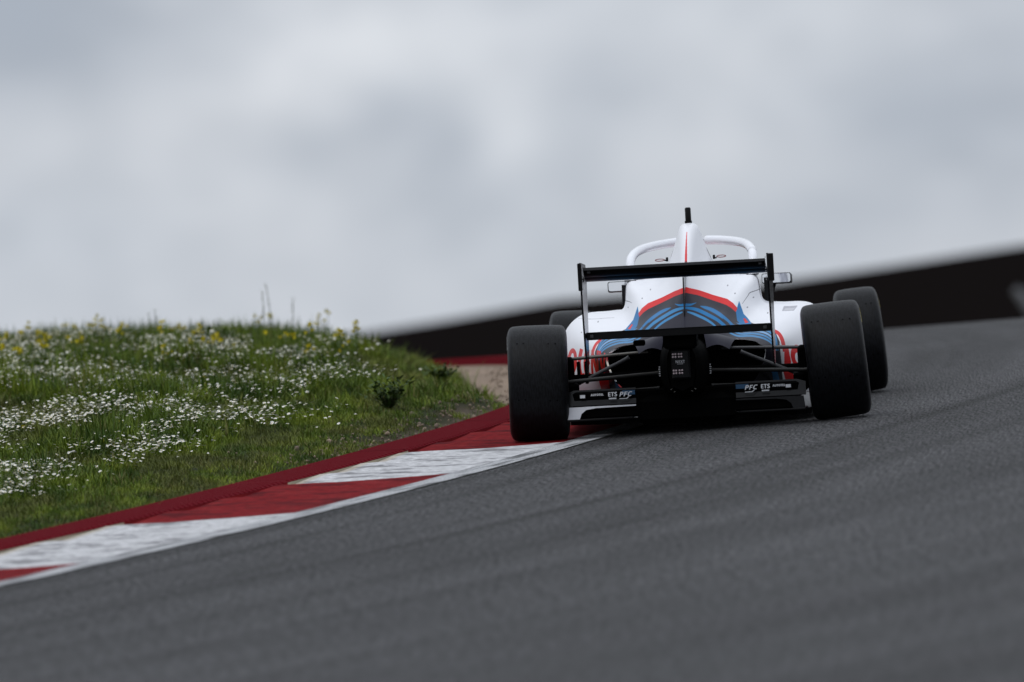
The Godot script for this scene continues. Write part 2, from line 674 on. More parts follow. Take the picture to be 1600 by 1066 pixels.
func fill(poly: PackedVector2Array, c: Color) -> void:
	var lo := poly[0]
	var hi := poly[0]
	for p in poly:
		lo = lo.min(p)
		hi = hi.max(p)
	for y in range(maxi(0, int(lo.y)), mini(LY, int(hi.y) + 2)):
		for x in range(maxi(0, int(lo.x)), mini(LX, int(hi.x) + 2)):
			var k := 0
			for s in 4:
				if Geometry2D.is_point_in_polygon(Vector2(x + 0.25 + 0.5 * (s % 2), y + 0.25 + 0.5 * (s / 2)), poly):
					k += 1
			if k:
				liv.set_pixel(x, y, liv.get_pixel(x, y).lerp(c, k / 4.0))

func stroke(pts: Array, widths: Array, c: Color) -> void:
	# smooth ribbon through the points with tapering widths
	var left := PackedVector2Array()
	var right := PackedVector2Array()
	var fine := []
	var n := pts.size()
	for i in n - 1:
		for k in 6:
			var t := k / 6.0
			var p0 := Vector2(pts[maxi(i - 1, 0)][0], pts[maxi(i - 1, 0)][1])
			var p1 := Vector2(pts[i][0], pts[i][1])
			var p2 := Vector2(pts[i + 1][0], pts[i + 1][1])
			var p3 := Vector2(pts[mini(i + 2, n - 1)][0], pts[mini(i + 2, n - 1)][1])
			fine.append([p1.cubic_interpolate(p2, p0, p3, t), lerpf(widths[i], widths[i + 1], t)])
	fine.append([Vector2(pts[n - 1][0], pts[n - 1][1]), widths[n - 1]])
	for i in fine.size():
		var a: Vector2 = fine[maxi(i - 1, 0)][0]
		var b: Vector2 = fine[mini(i + 1, fine.size() - 1)][0]
		var d := (b - a).normalized()
		var nn := Vector2(-d.y, d.x) * float(fine[i][1]) / 2.0
		var p: Vector2 = fine[i][0]
		left.append(lp(p.x + nn.x, p.y + nn.y))
		right.append(lp(p.x - nn.x, p.y - nn.y))
	right.reverse()
	left.append_array(right)
	fill(left, c)

func ring(cx: float, cy: float, rx: float, ry: float, c: Color, slant := 0.0) -> void:
	var poly := PackedVector2Array()
	for k in 40:
		var a := TAU * k / 40
		poly.append(lp(cx + rx * cos(a) + slant * ry * sin(a), cy + ry * sin(a)))
	fill(poly, c)

func livery() -> ImageTexture:
	liv = Image.create_empty(LX, LY, false, Image.FORMAT_RGBA8)
	var white := lin(0.74, 0.75, 0.79)
	var navy := lin(0.014, 0.013, 0.024)
	var red := lin(0.60, 0.012, 0.014)
	var blue := lin(0.003, 0.145, 0.37)
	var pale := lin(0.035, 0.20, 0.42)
	liv.fill(white)
	for s in [-1.0, 1.0]:
		var m := func(a: Array) -> Array:
			var o := []
			for p in a:
				o.append([p[0] * s, p[1]])
			return o
		paint_poly(m.call([[0, 0.69], [0.057, 0.680], [0.131, 0.645], [0.202, 0.615], [0.232, 0.597], [0.252, 0.575], [0.268, 0.548], [0.30, 0.522], [0.35, 0.502], [0.41, 0.480], [0.455, 0.455], [0.474, 0.415], [0.478, 0.30], [0.47, 0.10], [0, 0.10]]), navy)
		paint_poly(m.call([[0.262, 0.622], [0.249, 0.573], [0.257, 0.53], [0.28, 0.50], [0.335, 0.498], [0.317, 0.520], [0.285, 0.556]]), blue)
		paint_poly(m.call([[0.284, 0.535], [0.292, 0.536], [0.312, 0.514], [0.296, 0.512]]), red)
		paint_poly(m.call([[0, 0.716], [0.064, 0.693], [0.132, 0.663], [0.205, 0.637], [0.235, 0.615], [0.256, 0.588], [0.249, 0.571], [0.228, 0.592], [0.202, 0.609], [0.131, 0.638], [0.057, 0.670], [0, 0.688]]), red)
		stroke(m.call([[0.36, 0.502], [0.415, 0.482], [0.462, 0.458], [0.483, 0.428], [0.492, 0.392], [0.494, 0.36]]), [0.004, 0.010, 0.014, 0.016, 0.016, 0.012], red)
		# flowing blue lines on the tail
		stroke(m.call([[0.075, 0.616], [0.100, 0.607], [0.135, 0.592], [0.175, 0.567], [0.207, 0.541], [0.232, 0.515], [0.262, 0.487]]), [0.002, 0.013, 0.016, 0.016, 0.015, 0.014, 0.010], blue)
		stroke(m.call([[0.0, 0.614], [0.03, 0.609], [0.065, 0.598], [0.112, 0.574], [0.161, 0.546], [0.19, 0.523], [0.22, 0.497]]), [0.010, 0.014, 0.016, 0.016, 0.015, 0.014, 0.010], pale if s < 0 else blue)  # same blue both sides; left drawn paler, sky reflection put into the colour
		stroke(m.call([[0.012, 0.594], [0.04, 0.584], [0.068, 0.571], [0.104, 0.553], [0.14, 0.529], [0.17, 0.502]]), [0.006, 0.011, 0.012, 0.012, 0.010, 0.006], pale)
		stroke(m.call([[0.19, 0.548], [0.215, 0.525], [0.24, 0.498]]), [0.002, 0.004, 0.002], navy)
		stroke(m.call([[0.004, 0.628], [0.03, 0.627], [0.056, 0.634]]), [0.013, 0.010, 0.001], blue)
		for k in 5:
			var o := k * 0.0125
			stroke(m.call([[0.205 + o, 0.495 + o * 0.5], [0.235 + o, 0.474 + o * 0.6], [0.275 + o * 0.9, 0.459 + o * 0.7], [0.34 + o * 0.6, 0.455 + o * 0.8], [0.40 + o * 0.5, 0.438 + o * 0.8], [0.44 + o * 0.3, 0.408 + o * 0.6], [0.452 + o * 0.3, 0.37]]), [0.002, 0.007, 0.008, 0.008, 0.008, 0.007, 0.004], pale if k != 2 else lin(0.16, 0.34, 0.58))
		# red flash up the airbox
		stroke(m.call([[0.001, 0.985], [0.002, 0.93], [0.003, 0.87], [0.0035, 0.80]]), [0.001, 0.003, 0.005, 0.006], red)
	# lower side stripes
	paint_poly([[0.428, 0.275], [0.455, 0.275], [0.470, 0.10], [0.440, 0.10]], blue)
	paint_poly([[0.480, 0.285], [0.520, 0.275], [0.548, 0.10], [0.498, 0.10]], red)
	paint_poly([[-0.372, 0.275], [-0.350, 0.275], [-0.336, 0.10], [-0.36, 0.10]], blue)
	paint_poly([[-0.478, 0.30], [-0.405, 0.30], [-0.40, 0.10], [-0.452, 0.10]], red)
	paint_poly([[-0.50, 0.30], [-0.466, 0.30], [-0.445, 0.10], [-0.50, 0.10]], white)
	# red lettering that wraps round the sidepods
	ring(-0.622, 0.352, 0.032, 0.068, red, 0.12)
	ring(-0.622, 0.352, 0.013, 0.044, white, 0.12)
	stroke([[-0.560, 0.420], [-0.576, 0.352], [-0.570, 0.290], [-0.548, 0.288]], [0.020, 0.020, 0.020, 0.018], red)
	stroke([[-0.526, 0.420], [-0.540, 0.350], [-0.536, 0.286]], [0.020, 0.020, 0.020], red)
	for k in 3:
		stroke([[-0.536, 0.411 - k * 0.058], [-0.510, 0.411 - k * 0.058]], [0.016, 0.015], red)
	stroke([[-0.498, 0.286], [-0.496, 0.352], [-0.490, 0.420]], [0.014, 0.014, 0.014], red)
	stroke([[-0.491, 0.418], [-0.478, 0.348], [-0.466, 0.288]], [0.014, 0.016, 0.014], red)
	stroke([[-0.465, 0.288], [-0.462, 0.350], [-0.457, 0.420]], [0.013, 0.013, 0.013], red)
	stroke([[-0.444, 0.418], [-0.438, 0.350], [-0.428, 0.290]], [0.012, 0.013, 0.013], red)
	stroke([[-0.428, 0.290], [-0.422, 0.350], [-0.416, 0.410]], [0.010, 0.010, 0.008], red)
	ring(0.552, 0.325, 0.030, 0.060, red, -0.10)
	ring(0.552, 0.318, 0.011, 0.027, white, -0.10)
	paint_poly([[0.495, 0.378], [0.512, 0.378], [0.522, 0.30], [0.515, 0.288], [0.490, 0.296]], red)
	stroke([[0.590, 0.385], [0.602, 0.33], [0.602, 0.27]], [0.012, 0.018, 0.018], red)
	# panel joints and a small vent
	var seam := lin(0.03, 0.03, 0.035)
	stroke([[0.277, 0.606], [0.300, 0.640], [0.312, 0.655], [0.352, 0.662]], [0.001, 0.002, 0.003, 0.003], seam)
	stroke([[-0.352, 0.640], [-0.325, 0.642], [-0.300, 0.636]], [0.003, 0.003, 0.001], seam)
	stroke([[-0.240, 0.556], [-0.222, 0.52], [-0.205, 0.49]], [0.001, 0.002, 0.002], seam)
	stroke([[-0.334, 0.741], [-0.27, 0.7465], [-0.21, 0.750]], [0.002, 0.0025, 0.001], seam)
	stroke([[0.334, 0.741], [0.27, 0.7465], [0.21, 0.750]], [0.002, 0.0025, 0.001], seam)
	stroke([[-0.60, 0.562], [-0.50, 0.560], [-0.40, 0.562]], [0.001, 0.0016, 0.001], lin(0.3, 0.3, 0.32))
	for q in [[0.325, 0.628], [-0.325, 0.612], [0.30, 0.585], [-0.48, 0.548], [0.40, 0.548], [-0.20, 0.700], [0.20, 0.700], [-0.565, 0.50], [0.62, 0.50], [0.24, 0.66], [-0.24, 0.66]]:
		ring(q[0], q[1], 0.0034, 0.0034, lin(0.22, 0.22, 0.24))
	paint_poly([[0.474, 0.570], [0.546, 0.569], [0.532, 0.550], [0.472, 0.552]], lin(0.34, 0.34, 0.38))
	paint_poly([[0.486, 0.562], [0.538, 0.562], [0.528, 0.553], [0.480, 0.554]], lin(0.48, 0.48, 0.52))
	return ImageTexture.create_from_image(liv)

const STATIONS := [
	[2.0, [[0, 0.66], [0.16, 0.66], [0.27, 0.64], [0.31, 0.58], [0.40, 0.545], [0.57, 0.525], [0.64, 0.43], [0.65, 0.25], [0.60, 0.13]]],
	[1.3, [[0, 0.735], [0.20, 0.735], [0.325, 0.722], [0.352, 0.60], [0.44, 0.582], [0.595, 0.568], [0.685, 0.47], [0.69, 0.26], [0.64, 0.13]]],
	[1.0, [[0, 0.755], [0.20, 0.752], [0.335, 0.735], [0.36, 0.605], [0.44, 0.58], [0.59, 0.568], [0.682, 0.47], [0.688, 0.26], [0.63, 0.13]]],
]
const COVER := [
	[1.0, [[0, 1.028], [0.028, 1.022], [0.05, 1], [0.066, 0.955], [0.084, 0.9], [0.102, 0.85], [0.135, 0.785], [0.19, 0.752], [0.26, 0.745], [0.335, 0.735], [0.36, 0.605], [0.44, 0.58], [0.59, 0.568], [0.682, 0.47], [0.688, 0.26], [0.63, 0.13]]],
	[0.86, [[0, 1.01], [0.022, 1.004], [0.042, 0.982], [0.06, 0.938], [0.08, 0.885], [0.1, 0.84], [0.13, 0.785], [0.18, 0.745], [0.25, 0.722], [0.32, 0.703], [0.35, 0.59], [0.432, 0.566], [0.565, 0.556], [0.655, 0.46], [0.665, 0.26], [0.6, 0.13]]],
	[0.72, [[0, 0.955], [0.018, 0.95], [0.035, 0.93], [0.052, 0.89], [0.071, 0.845], [0.092, 0.805], [0.12, 0.762], [0.165, 0.722], [0.23, 0.692], [0.285, 0.668], [0.335, 0.575], [0.42, 0.552], [0.54, 0.54], [0.625, 0.45], [0.64, 0.26], [0.56, 0.13]]],
	[0.58, [[0, 0.87], [0.014, 0.865], [0.028, 0.85], [0.042, 0.822], [0.059, 0.79], [0.078, 0.762], [0.105, 0.73], [0.15, 0.695], [0.21, 0.662], [0.262, 0.636], [0.32, 0.55], [0.405, 0.53], [0.51, 0.518], [0.587, 0.436], [0.597, 0.26], [0.51, 0.13]]],
	[0.45, [[0, 0.78], [0.011, 0.776], [0.022, 0.765], [0.034, 0.747], [0.048, 0.725], [0.065, 0.702], [0.09, 0.678], [0.13, 0.652], [0.185, 0.627], [0.235, 0.605], [0.3, 0.53], [0.385, 0.51], [0.475, 0.495], [0.545, 0.42], [0.55, 0.26], [0.46, 0.13]]],
	[0.33, [[0, 0.7], [0.01, 0.697], [0.02, 0.689], [0.03, 0.677], [0.043, 0.663], [0.058, 0.65], [0.082, 0.635], [0.12, 0.613], [0.168, 0.59], [0.215, 0.572], [0.283, 0.51], [0.365, 0.492], [0.45, 0.473], [0.51, 0.406], [0.502, 0.255], [0.4, 0.135]]],
	[0.2, [[0, 0.612], [0.012, 0.61], [0.024, 0.606], [0.036, 0.602], [0.05, 0.597], [0.066, 0.591], [0.09, 0.583], [0.12, 0.572], [0.16, 0.556], [0.195, 0.54], [0.265, 0.49], [0.345, 0.473], [0.425, 0.448], [0.475, 0.39], [0.45, 0.25], [0.34, 0.14]]],
	[0.02, [[0, 0.52], [0.014, 0.519], [0.028, 0.517], [0.043, 0.514], [0.06, 0.511], [0.078, 0.507], [0.1, 0.502], [0.125, 0.493], [0.15, 0.484], [0.175, 0.474], [0.25, 0.45], [0.32, 0.442], [0.375, 0.422], [0.41, 0.378], [0.365, 0.26], [0.26, 0.15]]],
]
func catmull(a: Vector2, b: Vector2, c: Vector2, d: Vector2, t: float) -> Vector2:
	return 0.5 * (2.0 * b + (c - a) * t + (2.0 * a - 5.0 * b + 4.0 * c - d) * t * t + (3.0 * b - a - 3.0 * c + d) * t * t * t)

func half_profile(pts: Array, sub := 6) -> PackedVector2Array:
	var p := []
	for q in pts:
		p.append(Vector2(q[0], q[1]))
	var n := p.size()
	p.push_front(Vector2(-p[1].x, p[1].y))
	p.append(2.0 * p[n] - p[n - 1])
	var out := PackedVector2Array()
	for i in n - 1:
		for k in sub:
			out.append(catmull(p[i], p[i + 1], p[i + 2], p[i + 3], float(k) / sub))
	out.append(p[n])
	return out

# lofts stations [[forward, half profile]] into full-width rows
func loft_rows(stations: Array, steps: int) -> Array:
	var pr := []
	for s in stations:
		pr.append(half_profile(s[1]))
	var rows := []
	var n := stations.size()
	for i in n - 1:
		var last := i == n - 2
		for k in (steps + 1 if last else steps):
			var t := float(k) / steps
			var h: float = stations[i + 1][0] - stations[i][0]
			var row := PackedVector3Array()
			var half := PackedVector2Array()
			var ia := maxi(i - 1, 0)
			var ib := mini(i + 1, n - 1)
			var ja := i
			var jb := mini(i + 2, n - 1)
			for j in pr[0].size():
				var m1: Vector2 = (pr[ib][j] - pr[ia][j]) / (float(stations[ib][0]) - float(stations[ia][0]))
				var m2: Vector2 = (pr[jb][j] - pr[ja][j]) / (float(stations[jb][0]) - float(stations[ja][0]))
				var t2 := t * t
				var t3 := t2 * t
				half.append(pr[i][j] * (2 * t3 - 3 * t2 + 1) + m1 * h * (t3 - 2 * t2 + t) + pr[i + 1][j] * (-2 * t3 + 3 * t2) + m2 * h * (t3 - t2))
			var zf: float = lerpf(stations[i][0], stations[i + 1][0], t)
			for j in range(half.size() - 1, 0, -1):
				row.append(Vector3(-half[j].x, half[j].y, -zf))
			for j in half.size():
				row.append(Vector3(half[j].x, half[j].y, -zf))
			rows.append(row)
	return rows

func liv_uv(p: Vector3) -> Vector2:
	return Vector2((p.x + 0.8) / 1.6, (1.1 - p.y))

func make_wheel(called: String, at: Vector3, r: float, w: float, camber: float, steer: float, outer: float) -> void:
	var wheel := Node3D.new()
	wheel.name = called
	car.add_child(wheel, true)
	wheel.position = at
	wheel.basis = Basis(Vector3.UP, deg_to_rad(steer)) * Basis(Vector3(0, 0, 1), deg_to_rad(camber))
	var h := w / 2
	var t := begin()
	var side := [[h - 0.045, 0.172], [h - 0.010, 0.186], [h - 0.001, 0.205], [h + 0.003, 0.228], [h + 0.001, r - 0.042], [h - 0.004, r - 0.026], [h - 0.011, r - 0.0135], [h - 0.020, r - 0.0065], [h - 0.034, r - 0.003], [h * 0.5, r - 0.0006]]
	var ring_ := []
	for p in side:
		ring_.append([-p[0], p[1]])
	ring_.append([0.0, r])
	side.reverse()
	ring_.append_array(side)
	lathe_x(t, ring_, 96)
	var tyre := put("tyre", done(t, M.rubber), wheel)
	tyre.set_meta("label", "black slick tyre")
	# wear holes in the tread
	for k in 6:
		for q in [-0.68, -0.46, 0.38, 0.62]:
			var a := k * TAU / 6.0 + (0.25 if q > 0.0 else 0.22) + 0.55
			var wh := begin()
			var cc := Vector3(q * h, cos(a) * (r - 0.0012), sin(a) * (r - 0.0012))
			var out := Vector3(0, cos(a), sin(a))
			var along := Vector3(0, -sin(a), cos(a))
			wh.set_smooth_group(-1)
			for j in 8:
				var t0 := TAU * j / 8
				var t1 := TAU * (j + 1) / 8
				tri(wh, cc + out * 0.0016, cc + out * 0.0016 + (Vector3.RIGHT * cos(t0) + along * sin(t0)) * 0.0042, cc + out * 0.0016 + (Vector3.RIGHT * cos(t1) + along * sin(t1)) * 0.0042)
			put("wear_hole", done(wh, M.black), wheel)
	# yellow sidewall lettering
	for k in 2:
		var y := begin()
		var a0 := 0.05 + k * PI
		var rows := []
		for j in 15:
			var a := a0 + j * 0.05
			var gap := 0.0 if j % 3 == 2 else 1.0
			var x := outer * (h + 0.0045)
			var r0 := r - 0.058
			var r1 := r0 + 0.020 + 0.004 * sin(j * 2.3)
			if gap > 0.0:
				var b := a + 0.036
				y.set_smooth_group(-1)
				quad(y, Vector3(x, cos(a) * r0, sin(a) * r0), Vector3(x, cos(b) * r0, sin(b) * r0), Vector3(x - outer * 0.003, cos(b) * r1, sin(b) * r1), Vector3(x - outer * 0.003, cos(a) * r1, sin(a) * r1))
		put("sidewall_lettering", done(y, M.sidewall_yellow if outer > 0.0 else M.print_grey), wheel)
	var g := begin()
	lathe_x(g, [[-h + 0.05, 0.168], [-h + 0.03, 0.176], [-h + 0.05, 0.160], [-h + 0.10, 0.150], [h - 0.10, 0.150], [h - 0.05, 0.160], [h - 0.03, 0.176], [h - 0.05, 0.168]], 48)
	lathe_x(g, [[outer * (h - 0.07), 0.158], [outer * (h - 0.06), 0.10], [outer * (h - 0.045), 0.05], [outer * (h - 0.04), 0.0]], 40)
	for k in 10:
		var a := TAU * k / 10
		box(g, Vector3(outer * (h - 0.055), cos(a) * 0.10, sin(a) * 0.10), Vector3(0.02, 0.11, 0.022), 0.004, Basis(Vector3.RIGHT, a))
	put("rim", done(g, M.rim), wheel)

func text(called: String, s: String, size: float, m: Material, parent: Node, at: Vector3, b := Basis(), squeeze := Vector3.ONE) -> void:
	var tm := TextMesh.new()
	var f := SystemFont.new()
	f.font_names = PackedStringArray(["Droid Sans"])
	f.font_weight = 700
	tm.font = f
	tm.text = s
	tm.font_size = 64
	tm.pixel_size = size / 46.0
	tm.depth = 0.001
	tm.material = m
	var o := put(called, tm, parent)
	o.transform = Transform3D(b * Basis.from_scale(squeeze), at)

func make_car() -> void:
	car = Node3D.new()
	car.name = "racing_car"
	add_child(car)
	tag(car, "white red and blue open wheel racing car with its left wheels on the kerb", "racing car")
	car.basis = Basis(Vector3.RIGHT, deg_to_rad(SLOPE)) * Basis(Vector3.UP, deg_to_rad(-4.0))
	car.position = Vector3(0, 0.004, 0)
	var piv := Vector3(0, 0.05, 0)
	body_turn = Transform3D(Basis(), piv) * Transform3D(Basis(Vector3(0, 0, 1), deg_to_rad(-1.5)), Vector3.ZERO) * Transform3D(Basis(), -piv)
	# wheels
	make_wheel("rear_wheel", Vector3(-0.752, 0.296, 0), 0.296, 0.300, -2.6, 3.5, -1.0)
	make_wheel("rear_wheel", Vector3(0.772, 0.296, 0), 0.296, 0.300, 2.6, 3.5, 1.0)
	make_wheel("front_wheel", Vector3(-0.755, 0.279, -2.9), 0.279, 0.230, -2.8, 3.0, -1.0)
	make_wheel("front_wheel", Vector3(0.790, 0.279, -2.9), 0.279, 0.230, 2.8, 5.0, 1.0)
	make_bodywork()
	make_rear()
	make_wing()

func make_bodywork() -> void:
	# engine cover and sidepods in one skin
	var st := begin()
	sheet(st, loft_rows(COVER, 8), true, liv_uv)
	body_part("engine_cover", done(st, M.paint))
	st = begin()
	sheet(st, loft_rows(STATIONS, 9), true, liv_uv)
	body_part("sidepods", done(st, M.paint))
	# dark lining behind the open tail
	var bk := begin()
	var lining := PackedVector2Array()
	var hp := half_profile(COVER[7][1])
	for p in hp:
		lining.append(Vector2(p.x * 0.985, p.y - 0.006))
	for j in range(hp.size() - 1, 0, -1):
		lining.append(Vector2(-hp[j].x * 0.985, hp[j].y - 0.006))
	plate(bk, lining, Vector3(0, 0, -0.10), Vector3.RIGHT, Vector3.UP, 0.01)
	body_part("tail_bulkhead", done(bk, M.black))
	# low tail skin either side of the gearbox
	for s in [-1.0, 1.0]:
		st = begin()
		var rows := []
		for k in 7:
			var t := k / 6.0
			var r := PackedVector3Array()
			for j in 8:
				var v := j / 7.0
				var x := lerpf(lerpf(0.092, 0.115, t), lerpf(0.262, 0.232, t), v)
				var y0 := lerpf(0.502, 0.447, v)
				var y := lerpf(y0, lerpf(0.412, 0.400, v) + 0.02 * sin(v * PI), t * t * 0.7 + t * 0.3)
				r.append(Vector3(s * x, y + 0.002, -0.03 + 0.13 * t))
			rows.append(r)
		sheet(st, rows, true, liv_uv)
		body_part("tail_skin", done(st, M.paint))
	# mouth of the airbox above the driver's headrest
	st = begin()
	plate(st, PackedVector2Array([Vector2(-0.055, 0.985), Vector2(0.0, 1.008), Vector2(0.055, 0.985), Vector2(0.083, 0.90), Vector2(0.13, 0.78), Vector2(0.18, 0.72), Vector2(-0.18, 0.72), Vector2(-0.13, 0.78), Vector2(-0.083, 0.90)]), Vector3(0, 0, -0.99), Vector3.RIGHT, Vector3.UP, 0.01)
	body_part("air_intake", done(st, M.black))
	# thin fin along the spine
	st = begin()
	plate(st, PackedVector2Array([Vector2(-0.62, 0.86), Vector2(-0.30, 0.79), Vector2(-0.18, 0.77), Vector2(-0.13, 0.60), Vector2(-0.11, 0.50), Vector2(-0.45, 0.55)]), Vector3(0, 0, 0), Vector3(0, 0, 1), Vector3.UP, 0.007)
	var fin := body_part("engine_fin", done(st, M.carbon_gloss))
	fin.set_meta("label", "thin dark fin on the spine of the engine cover")
	# camera-less antenna on top of the airbox
	st = begin()
	tube(st, [Vector3(0.0, 1.02, -0.99), Vector3(0.0, 1.036, -0.99)], [0.019], 16)
	tube(st, [Vector3(0.0, 1.034, -0.99), Vector3(0.0, 1.10, -0.99), Vector3(0.0, 1.106, -0.99)], [0.0155, 0.0155, 0.011], 16)
	body_part("antenna", done(st, M.carbon))
	# halo
	st = begin()
	var curve := []
	var key := [Vector3(0.316, 0.70, -1.02), Vector3(0.320, 0.80, -1.06), Vector3(0.316, 0.852, -1.14), Vector3(0.290, 0.882, -1.30), Vector3(0.235, 0.897, -1.52), Vector3(0.13, 0.905, -1.75), Vector3(0.0, 0.908, -1.84)]
	var full := []
	for k in key:
		full.append(k)
	for i in range(key.size() - 2, -1, -1):
		full.append(Vector3(-key[i].x, key[i].y, key[i].z))
	var n := full.size()
	for i in n - 1:
		for q in 6:
			curve.append(full[i].cubic_interpolate(full[i + 1], full[maxi(i - 1, 0)], full[mini(i + 2, n - 1)], q / 6.0))
	curve.append(full[n - 1])
	tube(st, curve, [0.0235], 16)
	tube(st, [Vector3(0, 0.905, -1.84), Vector3(0, 0.80, -1.98), Vector3(0, 0.62, -2.12)], [0.02, 0.016, 0.02], 12)
	body_part("halo", done(st, M.white_paint))
	# halo feet: small dark joints
	for s in [-1.0, 1.0]:
		st = begin()
		box(st, Vector3(s * 0.318, 0.742, -1.0), Vector3(0.062, 0.006, 0.06), 0.001)
		body_part("halo_foot", done(st, M.carbon_grey))
	# tether loops beside the airbox
	for s in [-1.0, 1.0]:
		st = begin()
		box(st, Vector3(s * 0.122, 0.842, -1.0), Vector3(0.012, 0.022, 0.012), 0.002)
		tube(st, [Vector3(s * 0.118, 0.835, -1.0), Vector3(s * 0.136, 0.838, -1.0)], [0.004], 6)
		var lug := body_part("tether_lug", done(st, M.carbon))
		st = begin()
		var loop := []
		for k in 17:
			var a := TAU * k / 16
			loop.append(Vector3(s * (0.160 - 0.024 * cos(a)), 0.842 + 0.0055 * sin(a) + s * 0.002, -1.0))
		tube(st, loop, [0.0022], 6)
		put("tether_loop", done(st, M.red_cord), lug)
	# mirrors
	for s in [-1.0, 1.0]:
		st = begin()
		var r := 0.012
		var o := PackedVector2Array()
		var c := Vector2(s * 0.407, 0.688)
		for k in 24:
			var a := TAU * k / 24
			o.append(c + Vector2(signf(cos(a)) * (0.078 - r) + cos(a) * r, signf(sin(a)) * (0.027 - r) + sin(a) * r))
		plate(st, o, Vector3(0, 0, -1.77), Vector3.RIGHT, Vector3.UP, 0.05)
		var mir := body_part("mirror", done(st, M.carbon_gloss))
		mir.transform = body_turn * Transform3D(Basis(), Vector3(c.x, c.y, -1.77)) * Transform3D(Basis(Vector3.UP, s * deg_to_rad(-4.0)) * Basis(Vector3.RIGHT, deg_to_rad(-6.5)), Vector3.ZERO) * Transform3D(Basis(), -Vector3(c.x, c.y, -1.77))
		st = begin()
		var gl := PackedVector2Array()
		for p in o:
			gl.append(c + (p - c) * Vector2(0.95, 0.87))
		plate(st, gl, Vector3(0, 0, -1.742), Vector3.RIGHT, Vector3.UP, 0.004)
		put("mirror_glass", done(st, M.mirror_glass), mir)
		st = begin()
		tube(st, [Vector3(s * 0.39, 0.665, -1.78), Vector3(s * 0.375, 0.62, -1.74), Vector3(s * 0.36, 0.58, -1.72)], [0.014, 0.016, 0.02], 8, 0.5)
		body_part("mirror_stalk", done(st, M.carbon))
	# dark side vane behind the right mirror
	for s in [-1.0, 1.0]:
		st = begin()
		plate(st, PackedVector2Array([Vector2(1.36, 0.71), Vector2(1.50, 0.70), Vector2(1.62, 0.60), Vector2(1.60, 0.575), Vector2(1.34, 0.585)]), Vector3(s * 0.372, 0, 0), Vector3(0, 0, -1), Vector3.UP, 0.03)
		body_part("cockpit_side_pad", done(st, M.carbon))
	# chassis, nose and front wing ahead of the cockpit
	st = begin()
	var nose := [
		[4.05, [[0, 0.24], [0.03, 0.24], [0.055, 0.235], [0.07, 0.22], [0.075, 0.205], [0.07, 0.19], [0.055, 0.18], [0.03, 0.175], [0, 0.175]]],
		[3.6, [[0, 0.36], [0.05, 0.358], [0.09, 0.345], [0.115, 0.31], [0.12, 0.27], [0.115, 0.23], [0.09, 0.20], [0.05, 0.19], [0, 0.19]]],
		[2.9, [[0, 0.53], [0.07, 0.528], [0.13, 0.51], [0.165, 0.46], [0.17, 0.38], [0.165, 0.30], [0.13, 0.24], [0.07, 0.20], [0, 0.20]]],
		[2.2, [[0, 0.63], [0.10, 0.628], [0.19, 0.61], [0.235, 0.55], [0.245, 0.42], [0.235, 0.28], [0.19, 0.18], [0.10, 0.12], [0, 0.11]]],
		[1.95, [[0, 0.65], [0.12, 0.648], [0.22, 0.63], [0.27, 0.57], [0.28, 0.42], [0.27, 0.26], [0.22, 0.15], [0.12, 0.11], [0, 0.10]]],
	]
	sheet(st, loft_rows(nose, 8))
	body_part("nose_cone", done(st, M.white_paint))
	st = begin()
	box(st, Vector3(0, 0.10, -3.95), Vector3(1.5, 0.02, 0.30), 0.006)
	box(st, Vector3(0, 0.14, -3.78), Vector3(1.5, 0.012, 0.14), 0.004, Basis(Vector3.RIGHT, 0.25))
	for s in [-1.0, 1.0]:
		box(st, Vector3(s * 0.755, 0.15, -3.88), Vector3(0.012, 0.17, 0.5), 0.004)
	body_part("front_wing", done(st, M.carbon_gloss))
	for s in [-1.0, 1.0]:
		st = begin()
		tube(st, [Vector3(s * 0.16, 0.42, -2.75), Vector3(s * 0.66, 0.37, -2.9)], [0.012], 8, 0.6)
		tube(st, [Vector3(s * 0.16, 0.42, -3.15), Vector3(s * 0.66, 0.37, -2.9)], [0.012], 8, 0.6)
		tube(st, [Vector3(s * 0.16, 0.20, -2.7), Vector3(s * 0.66, 0.17, -2.9)], [0.012], 8, 0.6)
		tube(st, [Vector3(s * 0.16, 0.20, -3.15), Vector3(s * 0.66, 0.17, -2.9)], [0.012], 8, 0.6)
		body_part("front_suspension", done(st, M.arm))
	# floor
	st = begin()
	plate(st, PackedVector2Array([Vector2(-0.30, -0.10), Vector2(-0.62, -0.25), Vector2(-0.68, -0.55), Vector2(-0.70, -1.9), Vector2(-0.30, -2.25), Vector2(0.30, -2.25), Vector2(0.70, -1.9), Vector2(0.68, -0.55), Vector2(0.62, -0.25), Vector2(0.30, -0.10)]), Vector3(0, 0.055, 0), Vector3.RIGHT, Vector3(0, 0, 1), 0.03)
	body_part("floor", done(st, M.carbon))

func arm(called: String, a: Vector3, b: Vector3, r: float, m: Material, flat := 0.6) -> void:
	var st := begin()
	tube(st, [a, a.lerp(b, 0.04), a.lerp(b, 0.96), b], [r * 1.25, r, r, r * 1.25], 10, flat)
	body_part(called, done(st, m))

